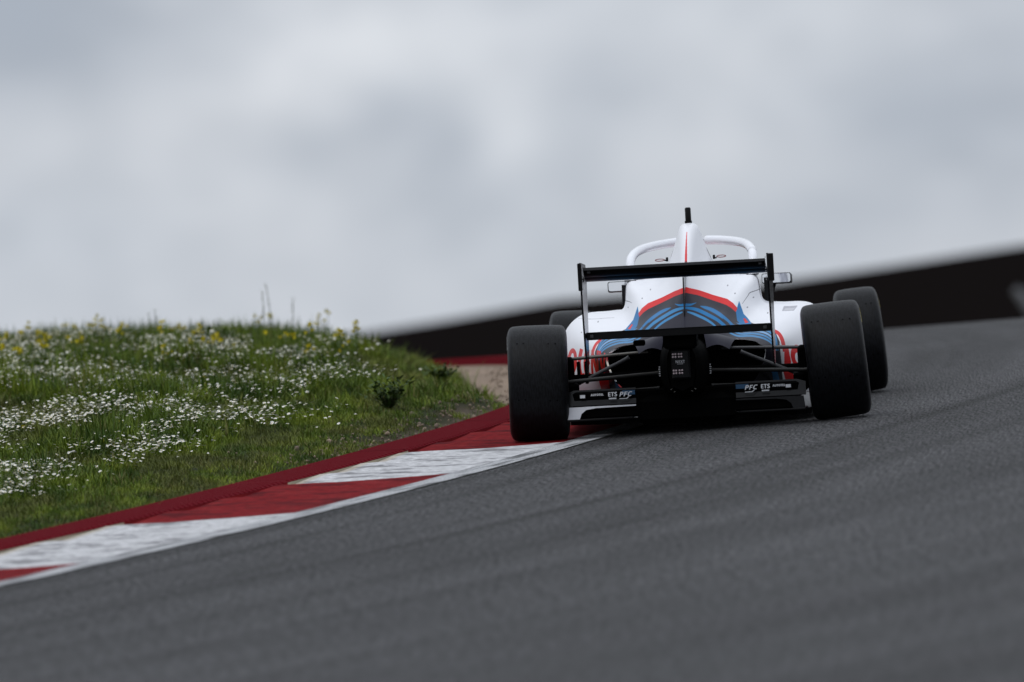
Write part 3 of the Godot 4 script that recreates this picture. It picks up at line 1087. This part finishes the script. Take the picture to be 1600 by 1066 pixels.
func make_rear() -> void:
	# gearbox and crash structure
	var st := begin()
	var gb := [
		[0.15, [[0, 0.47], [0.06, 0.465], [0.10, 0.44], [0.125, 0.39], [0.13, 0.32], [0.125, 0.25], [0.10, 0.18], [0.06, 0.14], [0, 0.13]]],
		[-0.15, [[0, 0.465], [0.06, 0.46], [0.10, 0.435], [0.12, 0.39], [0.125, 0.32], [0.12, 0.26], [0.095, 0.20], [0.055, 0.175], [0, 0.17]]],
		[-0.34, [[0, 0.455], [0.05, 0.45], [0.08, 0.43], [0.095, 0.39], [0.10, 0.33], [0.092, 0.27], [0.075, 0.22], [0.045, 0.20], [0, 0.195]]],
		[-0.42, [[0, 0.44], [0.04, 0.437], [0.06, 0.42], [0.07, 0.39], [0.073, 0.34], [0.07, 0.28], [0.055, 0.24], [0.03, 0.22], [0, 0.215]]],
	]
	sheet(st, loft_rows(gb, 5))
	plate(st, PackedVector2Array([Vector2(-0.06, 0.42), Vector2(0.06, 0.42), Vector2(0.073, 0.34), Vector2(0.055, 0.24), Vector2(0, 0.215), Vector2(-0.055, 0.24), Vector2(-0.073, 0.34)]), Vector3(0, 0, 0.418), Vector3.RIGHT, Vector3.UP, 0.006)
	var gear := body_part("gearbox", done(st, M.black))
	# bolts and cast pads that catch a little light
	for q in [[-0.058, 0.225], [-0.042, 0.212], [0.062, 0.222], [0.046, 0.212]]:
		st = begin()
		box(st, Vector3(q[0], q[1], 0.40), Vector3(0.012, 0.006, 0.02), 0.002, Basis(Vector3(0, 0, 1), -0.6 * signf(q[0])))
		put("casing_bolt", done(st, M.steel), gear)
	for s in [-1.0, 1.0]:
		st = begin()
		box(st, Vector3(s * 0.036 + 0.002, 0.446, 0.40), Vector3(0.03, 0.012, 0.02), 0.004)
		put("casting_pad", done(st, M.carbon_grey), gear)
		for k in 5:
			st = begin()
			box(st, Vector3(s * 0.128, 0.33 - k * 0.011, 0.12), Vector3(0.010 + 0.004 * (k % 2), 0.006, 0.004))
			put("casing_mark", done(st, M.print_white), gear)
	# rain light with its rows of unlit lamps
	st = begin()
	box(st, Vector3(-0.002, 0.352, 0.44), Vector3(0.096, 0.150, 0.03), 0.006)
	var rl := body_part("rain_light", done(st, M.carbon))
	st = begin()
	box(st, Vector3(-0.002, 0.352, 0.457), Vector3(0.084, 0.138, 0.006), 0.003)
	put("lens_plate", done(st, M.carbon_gloss), rl)
	for g in 2:
		for i in 4:
			for j in 2:
				st = begin()
				var cx: float = -0.030 + [0.0, 0.013, 0.030, 0.043][i] + 0.003
				var cy := 0.404 - g * 0.083 - j * 0.014
				lathe_z(st, Vector3(cx - 0.012, cy, 0.460), 0.0052, 0.004)
				put("lamp", done(st, M.led), rl)
	text("lettering", "NEXT", 0.014, M.print_grey, rl, Vector3(-0.004, 0.365, 0.4615))
	st = begin()
	box(st, Vector3(-0.004, 0.3535, 0.4615), Vector3(0.030, 0.002, 0.001))
	put("lettering_bar", done(st, M.print_grey), rl)
	# drive shafts, uprights, wishbones
	for s in [-1.0, 1.0]:
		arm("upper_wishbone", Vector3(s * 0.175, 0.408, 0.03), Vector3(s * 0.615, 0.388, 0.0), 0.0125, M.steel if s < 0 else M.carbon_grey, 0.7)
		arm("upper_wishbone", Vector3(s * 0.30, 0.395, -0.35), Vector3(s * 0.615, 0.388, 0.0), 0.0125, M.arm)
		arm("toe_link", Vector3(s * 0.13, 0.300, 0.10), Vector3(s * 0.62, 0.276, 0.10), 0.012, M.arm, 0.9)
		arm("push_rod", Vector3(s * 0.285, 0.385, 0.06), Vector3(s * 0.585, 0.248, 0.02), 0.011, M.carbon_grey, 0.9)
		arm("lower_wishbone", Vector3(s * 0.13, 0.225, 0.14), Vector3(s * 0.625, 0.205, 0.02), 0.013, M.arm, 0.7)
		arm("lower_wishbone", Vector3(s * 0.25, 0.215, -0.35), Vector3(s * 0.625, 0.205, 0.0), 0.013, M.arm, 0.7)
		arm("drive_shaft", Vector3(s * 0.12, 0.295, 0.0), Vector3(s * 0.60, 0.292, 0.0), 0.017, M.black, 1.0)
		st = begin()
		box(st, Vector3(s * 0.598, 0.285, 0.0), Vector3(0.05, 0.23, 0.10), 0.012)
		box(st, Vector3(s * 0.578, 0.238, 0.06), Vector3(0.06, 0.05, 0.05), 0.01)
		body_part("upright", done(st, M.black))
		for q in ([0.548, 0.508] if s < 0 else []):
			st = begin()
			box(st, Vector3(s * q, 0.318, 0.02), Vector3(0.016, 0.115, 0.05), 0.003)
			body_part("brake_duct", done(st, M.black))
		st = begin()
		tube(st, [Vector3(s * 0.178, 0.40, 0.035), Vector3(s * 0.182, 0.42, 0.035)], [0.012, 0.009], 8)
		body_part("wishbone_joint", done(st, M.black))
	# diffuser: sponsor panel across the back of the floor, arched outlets below it
	for s in [-1.0, 1.0]:
		st = begin()
		plate(st, PackedVector2Array([Vector2(s * 0.255, 0.158), Vector2(s * 0.612, 0.158), Vector2(s * 0.612, 0.226), Vector2(s * 0.57, 0.240), Vector2(s * 0.255, 0.240)]), Vector3(0, 0, 0.20), Vector3.RIGHT, Vector3(0, 1, -0.25).normalized(), 0.01)
		var pan := body_part("sponsor_panel", done(st, M.carbon_gloss))
		st = begin()
		box(st, Vector3(s * 0.29, 0.212, 0.1895), Vector3(0.065, 0.022, 0.0015))
		put("blue_patch", done(st, M.print_blue), pan)
		var tilt := Basis(Vector3.RIGHT, atan(-0.25))
		var x1 := 0.335 if s > 0 else -0.305
		text("lettering", "PFC", 0.024, M.print_white, pan, Vector3(x1, 0.205, 0.196), tilt * Basis(Vector3(1, 0, 0), Vector3(0.28, 1, 0), Vector3(0, 0, 1)), Vector3(1.1, 1, 1))
		st = begin()
		plate(st, PackedVector2Array([Vector2(x1 - 0.033, 0.181), Vector2(x1 + 0.006, 0.181), Vector2(x1 + 0.020, 0.192), Vector2(x1 + 0.013, 0.192), Vector2(x1 + 0.003, 0.185), Vector2(x1 - 0.031, 0.185)]), Vector3(0, 0, 0.203), Vector3.RIGHT, Vector3.UP, 0.001)
		put("logo_swoosh", done(st, M.print_white), pan)
		var x2 := 0.408 if s > 0 else -0.372
		text("lettering", "ETS", 0.022, M.print_white, pan, Vector3(x2, 0.207, 0.196), tilt)
		st = begin()
		box(st, Vector3(x2, 0.186, 0.2015), Vector3(0.038, 0.007, 0.001))
		put("logo_bar", done(st, M.print_white), pan)
		var x3 := 0.478 if s > 0 else -0.450
		text("lettering", "AUTOTEL", 0.011, M.print_white, pan, Vector3(x3, 0.208, 0.196), tilt)
		st = begin()
		box(st, Vector3(s * 0.525, 0.203, 0.1965), Vector3(0.026, 0.016, 0.001))
		put("logo_block", done(st, M.print_white), pan)
		# fence under the panel with an arched cut-out
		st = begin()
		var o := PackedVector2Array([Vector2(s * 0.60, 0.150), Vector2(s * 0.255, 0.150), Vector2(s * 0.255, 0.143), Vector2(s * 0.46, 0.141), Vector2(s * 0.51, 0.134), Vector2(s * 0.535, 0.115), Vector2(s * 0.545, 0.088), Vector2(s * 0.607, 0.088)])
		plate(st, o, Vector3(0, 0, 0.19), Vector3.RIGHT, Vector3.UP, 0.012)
		body_part("diffuser_fence", done(st, M.white_paint if s < 0 else M.panel_grey))  # left fence paler than the right: reflected brightness put into its colour
		st = begin()
		box(st, Vector3(s * 0.44, 0.083, 0.10), Vector3(0.34, 0.010, 0.22), 0.003)
		body_part("floor_edge", done(st, M.carbon))
	st = begin()
	box(st, Vector3(0, 0.155, 0.06), Vector3(1.16, 0.14, 0.20), 0.01)
	body_part("diffuser", done(st, M.black))
	st = begin()
	box(st, Vector3(0, 0.115, 0.14), Vector3(0.50, 0.15, 0.10), 0.03)
	body_part("diffuser_tunnel", done(st, M.black))
	st = begin()
	box(st, Vector3(-0.215, 0.465, 0.30), Vector3(0.060, 0.030, 0.05), 0.006)
	body_part("exhaust_shroud", done(st, M.black))

func lathe_z(st: SurfaceTool, c: Vector3, r: float, depth: float) -> void:
	var a := PackedVector3Array()
	var b := PackedVector3Array()
	var d := PackedVector3Array()
	for k in 10:
		var t := TAU * k / 10
		a.append(c + Vector3(cos(t) * r, sin(t) * r, 0))
		b.append(c + Vector3(cos(t) * r * 0.8, sin(t) * r * 0.8, depth * 0.7))
		d.append(c + Vector3(0, 0, depth))
	sheet(st, [a, b, d], true, null, true)

func aerofoil(st: SurfaceTool, half: float, z0: float, y0: float, chord: float, pitch: float, camber: float, thick: float) -> void:
	# leading edge at z0 (car's front), trailing edge behind and higher by the pitch
	var sec := []
	for k in 13:
		var t := k / 12.0
		sec.append([t, thick * 2.6 * (sqrt(t) - t * 0.95 - 0.05 * t * t) - camber * 4.0 * t * (1.0 - t)])
	for k in range(12, -1, -1):
		var t := k / 12.0
		sec.append([t, -thick * 1.2 * (sqrt(t) - t) - camber * 4.0 * t * (1.0 - t) - 0.001])
	var rows := []
	for i in 9:
		var x := lerpf(-half, half, i / 8.0)
		var r := PackedVector3Array()
		for p in sec:
			var q := Vector2(p[0] * chord, p[1] * chord).rotated(pitch)
			r.append(Vector3(x, y0 + q.y, z0 + q.x))
		rows.append(r)
	sheet(st, rows, true, null, true)

func make_wing() -> void:
	var st := begin()
	aerofoil(st, 0.462, 0.32, 0.812, 0.20, 0.06, 0.10, 0.10)
	var wing := body_part("rear_wing_plane", done(st, M.carbon))
	wing.set_meta("label", "black upper rear wing plane")
	st = begin()
	aerofoil(st, 0.462, 0.50, 0.818, 0.12, 0.42, 0.05, 0.08)
	put("wing_flap", done(st, M.carbon), wing)
	st = begin()
	box(st, Vector3(0, 0.864, 0.614), Vector3(0.924, 0.014, 0.004))
	put("gurney_strip", done(st, M.carbon_grey), wing)
	for s in [-1.0, 1.0]:
		st = begin()
		box(st, Vector3(s * 0.435, 0.846, 0.585), Vector3(0.018, 0.012, 0.03), 0.002)
		put("flap_bracket", done(st, M.carbon_grey), wing)
	st = begin()
	aerofoil(st, 0.468, 0.34, 0.515, 0.20, 0.12, 0.06, 0.12)
	box(st, Vector3(0, 0.520, 0.53), Vector3(0.936, 0.040, 0.010), 0.003)
	var low := body_part("lower_wing_plane", done(st, M.carbon))
	low.set_meta("label", "black lower rear wing plane")
	for s in [-1.0, 1.0]:
		st = begin()
		box(st, Vector3(s * 0.44, 0.520, 0.538), Vector3(0.018, 0.016, 0.006), 0.002)
		put("plane_screw", done(st, M.carbon_grey), low)
	# pylon down to the gearbox
	st = begin()
	box(st, Vector3(0, 0.475, 0.38), Vector3(0.17, 0.085, 0.20), 0.012)
	body_part("wing_pylon", done(st, M.black))
	# endplates
	for s in [-1.0, 1.0]:
		st = begin()
		plate(st, PackedVector2Array([Vector2(0.22, 0.80), Vector2(0.26, 0.875), Vector2(0.62, 0.897), Vector2(0.63, 0.757), Vector2(0.60, 0.60), Vector2(0.56, 0.47), Vector2(0.50, 0.34), Vector2(0.44, 0.325), Vector2(0.34, 0.42), Vector2(0.28, 0.60), Vector2(0.24, 0.72)]), Vector3(s * 0.474, 0, 0), Vector3(0, 0, 1), Vector3.UP, 0.009)
		var ep := body_part("wing_endplate", done(st, M.carbon_gloss))
		st = begin()
		box(st, Vector3(s * 0.478 + (0.012 if s > 0 else 0.0), 0.825, 0.62), Vector3(0.028 if s > 0 else 0.020, 0.14, 0.03), 0.003)
		put("endplate_cap", done(st, M.carbon), ep)
		for k in 9:
			st = begin()
			box(st, Vector3(s * 0.464, 0.765 + k * 0.014, 0.6355), Vector3(0.004, 0.006, 0.002))
			put("endplate_notch", done(st, M.print_grey), ep)
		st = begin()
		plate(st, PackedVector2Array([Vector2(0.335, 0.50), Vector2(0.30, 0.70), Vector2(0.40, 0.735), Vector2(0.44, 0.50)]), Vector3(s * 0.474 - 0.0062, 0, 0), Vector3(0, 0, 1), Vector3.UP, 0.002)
		put("endplate_sheen", done(st, M.painted_sheen), ep)  # added pale sheet: the reflection on the dark endplate is its colour
		st = begin()
		lathe_x_at(st, Vector3(s * 0.474 - 0.0052, 0.475, 0.40), 0.017, 0.003)
		put("endplate_plug", done(st, M.black), ep)

func lathe_x_at(st: SurfaceTool, c: Vector3, r: float, depth: float) -> void:
	st.set_smooth_group(-1)
	for side in [-1.0, 1.0]:
		for k in 14:
			var a := TAU * k / 14
			var b := TAU * (k + 1) / 14
			tri(st, c + Vector3(side * depth, 0, 0), c + Vector3(side * depth, cos(a) * r, sin(a) * r), c + Vector3(side * depth, cos(b) * r, sin(b) * r))

# ------------------------------------------------------------------ plants
func blade(st: SurfaceTool, root: Vector3, lean: Vector2, h: float, w: float, c: Color) -> void:
	st.set_smooth_group(-1)
	var side := Vector3(-lean.y, 0, lean.x).normalized() * w / 2
	if side.length() < 0.0001:
		side = Vector3(w / 2, 0, 0)
	var mid := root + Vector3(lean.x * 0.35, h * 0.6, lean.y * 0.35)
	var tip := root + Vector3(lean.x, h, lean.y)
	st.set_color(c)
	quad(st, root - side, root + side, mid + side * 0.75, mid - side * 0.75)
	tri(st, mid - side * 0.75, mid + side * 0.75, tip)

func tuft_mesh(seed_: int, n: int, h: float, spread: float, m: Material, w := 0.004) -> ArrayMesh:
	var r := RandomNumberGenerator.new()
	r.seed = seed_
	var st := begin()
	for k in n:
		var a := r.randf() * TAU
		var d := sqrt(r.randf()) * spread
		var l := r.randf_range(0.15, 0.8) * h
		var b := r.randf() * TAU
		var t := r.randf_range(0.75, 1.2)
		blade(st, Vector3(cos(a) * d, -0.01, sin(a) * d), Vector2(cos(b), sin(b)) * l, h * r.randf_range(0.45, 1.0), w * r.randf_range(0.7, 1.3), Color(t, t, t * 0.95))
	return done(st, m)

func daisy_mesh(m: Material) -> ArrayMesh:
	var st := begin()
	st.set_smooth_group(-1)
	var white := Color(0.78, 0.78, 0.76)
	st.set_color(white)
	var n := 9
	for k in n:
		var a := TAU * k / n
		var b := TAU * (k + 0.42) / n
		var c := TAU * (k - 0.42) / n
		var mid := Vector3(cos(a) * 1.0, 0.22, sin(a) * 1.0)
		var l := Vector3(cos(b) * 0.72, 0.15, sin(b) * 0.72)
		var q := Vector3(cos(c) * 0.72, 0.15, sin(c) * 0.72)
		tri(st, Vector3(0, 0, 0), q, l)
		tri(st, q, mid, l)
	st.set_color(Color(0.62, 0.42, 0.03))
	for k in 6:
		var a := TAU * k / 6
		var b := TAU * (k + 1) / 6
		tri(st, Vector3(0, 0.26, 0), Vector3(cos(a) * 0.3, 0.08, sin(a) * 0.3), Vector3(cos(b) * 0.3, 0.08, sin(b) * 0.3))
	return done(st, m)

func multi(called: String, mesh: Mesh, xf: Array, cols: Array) -> MultiMeshInstance3D:
	var mm := MultiMesh.new()
	mm.transform_format = MultiMesh.TRANSFORM_3D
	mm.use_colors = cols.size() > 0
	mm.mesh = mesh
	mm.instance_count = xf.size()
	for i in xf.size():
		mm.set_instance_transform(i, xf[i])
		if cols.size():
			mm.set_instance_color(i, cols[i])
	var o := MultiMeshInstance3D.new()
	o.multimesh = mm
	o.name = numbered(called, self)
	add_child(o)
	o.set_meta("kind", "stuff")
	return o

func make_plants() -> void:
	var leaf := mat("leaf", Color.WHITE, 0.65, 0.0, 0.3)
	leaf.vertex_color_use_as_albedo = true
	leaf.backlight_enabled = true
	leaf.backlight = Color(0.25, 0.3, 0.12)
	var petal := mat("petal", Color.WHITE, 0.8, 0.0, 0.2)
	petal.vertex_color_use_as_albedo = true
	var patch := FastNoiseLite.new()
	patch.seed = 61
	patch.frequency = 1.0
	patch.fractal_octaves = 2
	# grass: four kinds of tuft
	var kinds := []
	var lists := []
	var clists := []
	for k in 6:
		var h: float = [0.040, 0.055, 0.075, 0.080, 0.115, 0.155][k]
		kinds.append(tuft_mesh(100 + k, [16, 16, 16, 13, 15, 12][k], h, [0.03, 0.035, 0.04, 0.035, 0.05, 0.05][k], leaf, [0.003, 0.0035, 0.004, 0.006, 0.005, 0.006][k]))
		lists.append([])
		clists.append([])
	var made := 0
	while made < 78000:
		var z := 12.0 - 27.0 * rng.randf()
		var far := smooth01(-1.0, -9.0, z)
		var xb := bank_x(z)
		var u := rng.randf() * 4.4
		var x := xb - u + 0.03
		if x < -6.2:
			continue
		made += 1
		var n := patch.get_noise_2d(x * 1.1, z * 0.45)
		var n2 := patch.get_noise_2d(x * 3.0 + 30.0, z * 1.2)
		# the strip beside the kerb is thin and trodden
		var bare := smooth01(0.40 + 0.08 * smooth01(1.0, -3.0, z), 0.05, u + 0.35 * n2) * (0.15 + 0.75 * smooth01(2.5, -2.5, z))
		if rng.randf() < bare:
			continue
		var tall := clampf(smooth01(0.25, 1.3, u) * 0.55 + far * 0.45 + 0.45 * n + rng.randf_range(-0.15, 0.15), 0.0, 1.0)
		var k := clampi(int(tall * 6.0), 0, 5)
		var s := rng.randf_range(0.6, 1.3) * (1.0 + 0.5 * clampf(patch.get_noise_2d(x * 2.2 - 9.0, z * 0.9), 0.0, 1.0))
		var b := Basis(Vector3.UP, rng.randf() * TAU).scaled(Vector3(s, s * rng.randf_range(0.8, 1.2), s))
		lists[k].append(Transform3D(b, Vector3(x, ground_y(x, z) - 0.012, z)))
		var c := Color(0.034, 0.070, 0.006).lerp(Color(0.125, 0.180, 0.014), clampf(0.5 + 1.2 * n2 + rng.randf_range(-0.3, 0.3), 0.0, 1.0))
		if rng.randf() < 0.10 + 0.25 * smooth01(0.9, 0.1, u):
			c = c.lerp(Color(0.15, 0.125, 0.045), rng.randf_range(0.3, 0.9))
		if n2 > 0.22 and rng.randf() < 0.6:
			c = c.lerp(Color(0.185, 0.225, 0.020), rng.randf_range(0.3, 0.9))
		if n < -0.25:
			c = c.lerp(Color(0.11, 0.105, 0.03), 0.5)
		clists[k].append(c)
	for k in 6:
		var o := multi("grass", kinds[k], lists[k], clists[k])
		o.set_meta("label", ["short green grass beside the kerb", "short green grass on the bank", "green grass on the bank", "broad bladed green grass on the bank", "long green grass on the mound", "tallest green grass on top of the mound"][k])
		o.set_meta("category", "grass")
	# daisies in drifts
	var dl := []
	var dc := []
	made = 0
	while made < 150000:
		made += 1
		var z := 11.0 - 25.0 * rng.randf()
		var u := rng.randf() * 4.2
		var x := bank_x(z) - u
		if x < -6.0:
			continue
		var n := patch.get_noise_2d(x * 0.9 + 7.0, z * 0.33 - 3.0)
		var n2 := patch.get_noise_2d(x * 4.0 + 70.0, z * 1.6)
		var d := smooth01(0.3, 1.2, u) * smooth01(-0.30, 0.40, n + 0.55 * n2 + 0.14 * (u - 1.5) + 0.16 * smooth01(-3.0, 3.0, z))
		d *= 0.85
		if z < -9.0:
			d *= 0.5
		if rng.randf() > d * 0.75:
			continue
		var s := rng.randf_range(0.0055, 0.0112)
		var b := Basis.from_euler(Vector3(rng.randf_range(-0.2, 0.65), rng.randf() * TAU, rng.randf_range(-0.35, 0.35))).scaled(Vector3(s, s, s))
		var hh := rng.randf_range(0.06, 0.115) + 0.055 * smooth01(-2.0, -9.0, z)
		dl.append(Transform3D(b, Vector3(x, ground_y(x, z) + hh, z)))
	var da := multi("daisies", daisy_mesh(petal), dl, [])
	da.set_meta("label", "white daisies scattered in drifts over the bank")
	da.set_meta("category", "daisies")
	print("daisies ", dl.size())
	make_tall_plants(leaf, petal)
	# stones and crumbs of earth along the kerb
	var sm := SphereMesh.new()
	sm.radius = 1.0
	sm.height = 1.5
	sm.radial_segments = 7
	sm.rings = 4
	var stone := mat("stone", Color.WHITE, 0.9)
	stone.vertex_color_use_as_albedo = true
	sm.material = stone
	var sl := []
	var sc := []
	for k in 2600:
		var z := rng.randf_range(-12.0, 7.0)
		var u := absf(rng.randfn(0.0, 0.20))
		var x := edge_x(z) - 1.27 - u
		if z > 1.0 or rng.randf() < 0.6:
			continue
		var s := rng.randf_range(0.003, 0.009)
		if rng.randf() < 0.04:
			s *= 2.0
		sl.append(Transform3D(Basis.from_euler(Vector3(rng.randf() * 6, rng.randf() * 6, rng.randf() * 6)).scaled(Vector3(s, s, s)), Vector3(x, ground_y(x, z) + s * 0.2, z)))
		var t := rng.randf_range(0.5, 1.3)
		sc.append(Color(0.20 * t, 0.15 * t, 0.11 * t))
	var st := multi("gravel", sm, sl, sc)
	st.set_meta("label", "loose brown stones and earth crumbs along the kerb")
	st.set_meta("category", "gravel")

func leaf_shape(st: SurfaceTool, root: Vector3, dir: Vector3, l: float, w: float, c: Color) -> void:
	st.set_smooth_group(-1)
	st.set_color(c)
	var side := dir.cross(Vector3.UP).normalized() * w / 2
	if side.length() < 0.0001:
		side = Vector3(w / 2, 0, 0)
	var m := root + dir * l * 0.55 + Vector3(0, 0.05 * l, 0)
	tri(st, root, m - side, m + side)
	tri(st, m - side, root + dir * l, m + side)

func make_tall_plants(leaf: Material, petal: Material) -> void:
	# yellow flowers along the crest of the mound, each its own plant
	var spots := []
	for k in 46:
		var z := rng.randf_range(-12.5, -6.5)
		var x := lerpf(-4.6, -1.7, rng.randf())
		spots.append([x, z, rng.randf_range(0.16, 0.27)])
	for k in 9:
		spots.append([rng.randf_range(-4.2, -2.0), rng.randf_range(-5.5, 2.0), rng.randf_range(0.07, 0.12)])
	for i in spots.size():
		var q: Array = spots[i]
		var root := Node3D.new()
		root.name = "yellow_flower_plant" if i == 0 else "yellow_flower_plant_%03d" % i
		add_child(root)
		root.position = Vector3(q[0], ground_y(q[0], q[1]) - 0.01, q[1])
		tag(root, "tall yellow wildflower on the crest of the bank" if q[2] > 0.14 else "low yellow wildflower among the daisies on the bank", "wildflower", "yellow wildflowers on the bank")
		var h: float = q[2]
		var st := begin()
		var lf := begin()
		var fl := begin()
		var heads := rng.randi_range(2, 4) if h > 0.14 else 1
		for k in heads:
			var a := rng.randf() * TAU
			var lean := Vector3(cos(a), 0, sin(a)) * rng.randf_range(0.01, 0.05) * (h / 0.2)
			var tip := Vector3(lean.x, h * rng.randf_range(0.75, 1.0), lean.z)
			st.set_color(Color(0.06, 0.09, 0.02))
			tube(st, [Vector3.ZERO, tip * 0.5 + Vector3(lean.x, 0, lean.z) * 0.1, tip], [0.0028, 0.002, 0.0012], 4)
			for j in rng.randi_range(1, 3):
				var c := tip + Vector3(rng.randf_range(-0.014, 0.014), rng.randf_range(-0.025, 0.01), rng.randf_range(-0.014, 0.014)) * (1.0 if heads > 1 else 0.3)
				fl.set_smooth_group(-1)
				fl.set_color(Color(0.66, 0.57, 0.04) * rng.randf_range(0.8, 1.1))
				for p in 5:
					var t := TAU * p / 5 + rng.randf()
					var t2 := t + 0.9
					var rr := rng.randf_range(0.011, 0.016)
					tri(fl, c, c + Vector3(cos(t) * rr, 0.010, sin(t) * rr), c + Vector3(cos(t2) * rr, 0.010, sin(t2) * rr))
					tri(fl, c, c + Vector3(cos(t) * rr * 0.7, -0.008, sin(t) * rr * 0.7), c + Vector3(cos(t2) * rr * 0.8, 0.012, sin(t2) * rr * 0.8))
			for j in 5:
				var t := rng.randf() * TAU
				var at := tip * rng.randf_range(0.05, 0.6)
				leaf_shape(lf, at, Vector3(cos(t), 0.55, sin(t)).normalized(), rng.randf_range(0.03, 0.06) * (h / 0.2), 0.011, Color(0.05, 0.085, 0.02))
		put("stem", done(st, leaf), root)
		put("leaves", done(lf, leaf), root)
		put("blossom", done(fl, petal), root)
	# tall seed stalks against the sky
	var stalks := [[-2.36, -11.0, 0.38], [-2.30, -11.3, 0.42], [-2.20, -11.2, 0.33], [-3.02, -11.0, 0.28], [-2.97, -10.6, 0.30], [-3.75, -11.0, 0.18], [-3.62, -10.5, 0.16]]
	for i in stalks.size():
		var q: Array = stalks[i]
		var root := Node3D.new()
		root.name = "seed_stalk" if i == 0 else "seed_stalk_%03d" % i
		add_child(root)
		root.position = Vector3(q[0], ground_y(q[0], q[1]) - 0.01, q[1])
		tag(root, "tall thin seed stalk standing above the yellow flowers against the sky", "wild plant", "seed stalks on the bank")
		var st := begin()
		st.set_color(Color(0.10, 0.11, 0.06))
		var h: float = q[2]
		var a := rng.randf() * TAU
		var tip := Vector3(cos(a) * 0.03, h, sin(a) * 0.03)
		tube(st, [Vector3.ZERO, tip * 0.5, tip], [0.0035, 0.0026, 0.0016], 5)
		put("stem", done(st, leaf), root)
		var sd := begin()
		for k in 26:
			var t := rng.randf_range(0.55, 1.03)
			var b := rng.randf() * TAU
			leaf_shape(sd, tip * t, Vector3(cos(b), rng.randf_range(0.1, 0.9), sin(b)).normalized(), rng.randf_range(0.012, 0.028), 0.008, Color(0.13, 0.14, 0.07))
		put("seed_head", done(sd, leaf), root)
	# leafy clumps
	var clumps := [[-1.56, -3.0, 0.17, 0.17, "dark leafy weed clump at the end of the bank near the sandy ground"], [-3.30, -9.6, 0.15, 0.13, "dark dry thistle clump on top of the bank"], [-2.62, -9.0, 0.16, 0.20, "green leafy clump below the yellow flowers"], [-1.30, -6.3, 0.14, 0.10, "small leafy clump beside the sandy ground"], [-2.0, -5.6, 0.2, 0.13, "broad leafy clump on the face of the mound"]]
	for i in clumps.size():
		var q: Array = clumps[i]
		var root := Node3D.new()
		root.name = "weed_clump" if i == 0 else "weed_clump_%03d" % i
		add_child(root)
		root.position = Vector3(q[0], ground_y(q[0], q[1]) - 0.02, q[1])
		tag(root, q[4], "weeds", "leafy weeds on the bank")
		var st := begin()
		var sm := begin()
		var dark := Color(0.030, 0.052, 0.013) if i != 1 else Color(0.05, 0.045, 0.025)
		for k in 14:
			var a := rng.randf() * TAU
			var d := Vector3(cos(a) * rng.randf_range(0.1, 1.1), 1.0, sin(a) * rng.randf_range(0.1, 0.9)).normalized()
			sm.set_color(Color(0.05, 0.06, 0.02))
			tube(sm, [Vector3.ZERO, d * float(q[3])], [0.003, 0.0015], 4)
			for j in 30:
				var t := rng.randf_range(0.15, 1.05)
				var b := rng.randf() * TAU
				leaf_shape(st, d * float(q[3]) * t + Vector3(rng.randf_range(-0.05, 0.05), rng.randf_range(-0.03, 0.03), rng.randf_range(-0.05, 0.05)) * t, Vector3(cos(b), rng.randf_range(-0.1, 0.9), sin(b)).normalized(), rng.randf_range(0.025, 0.06) * float(q[2]) / 0.16, rng.randf_range(0.012, 0.024), dark * rng.randf_range(0.8, 2.0))
		put("stems", done(sm, leaf), root)
		put("leaves", done(st, leaf), root)
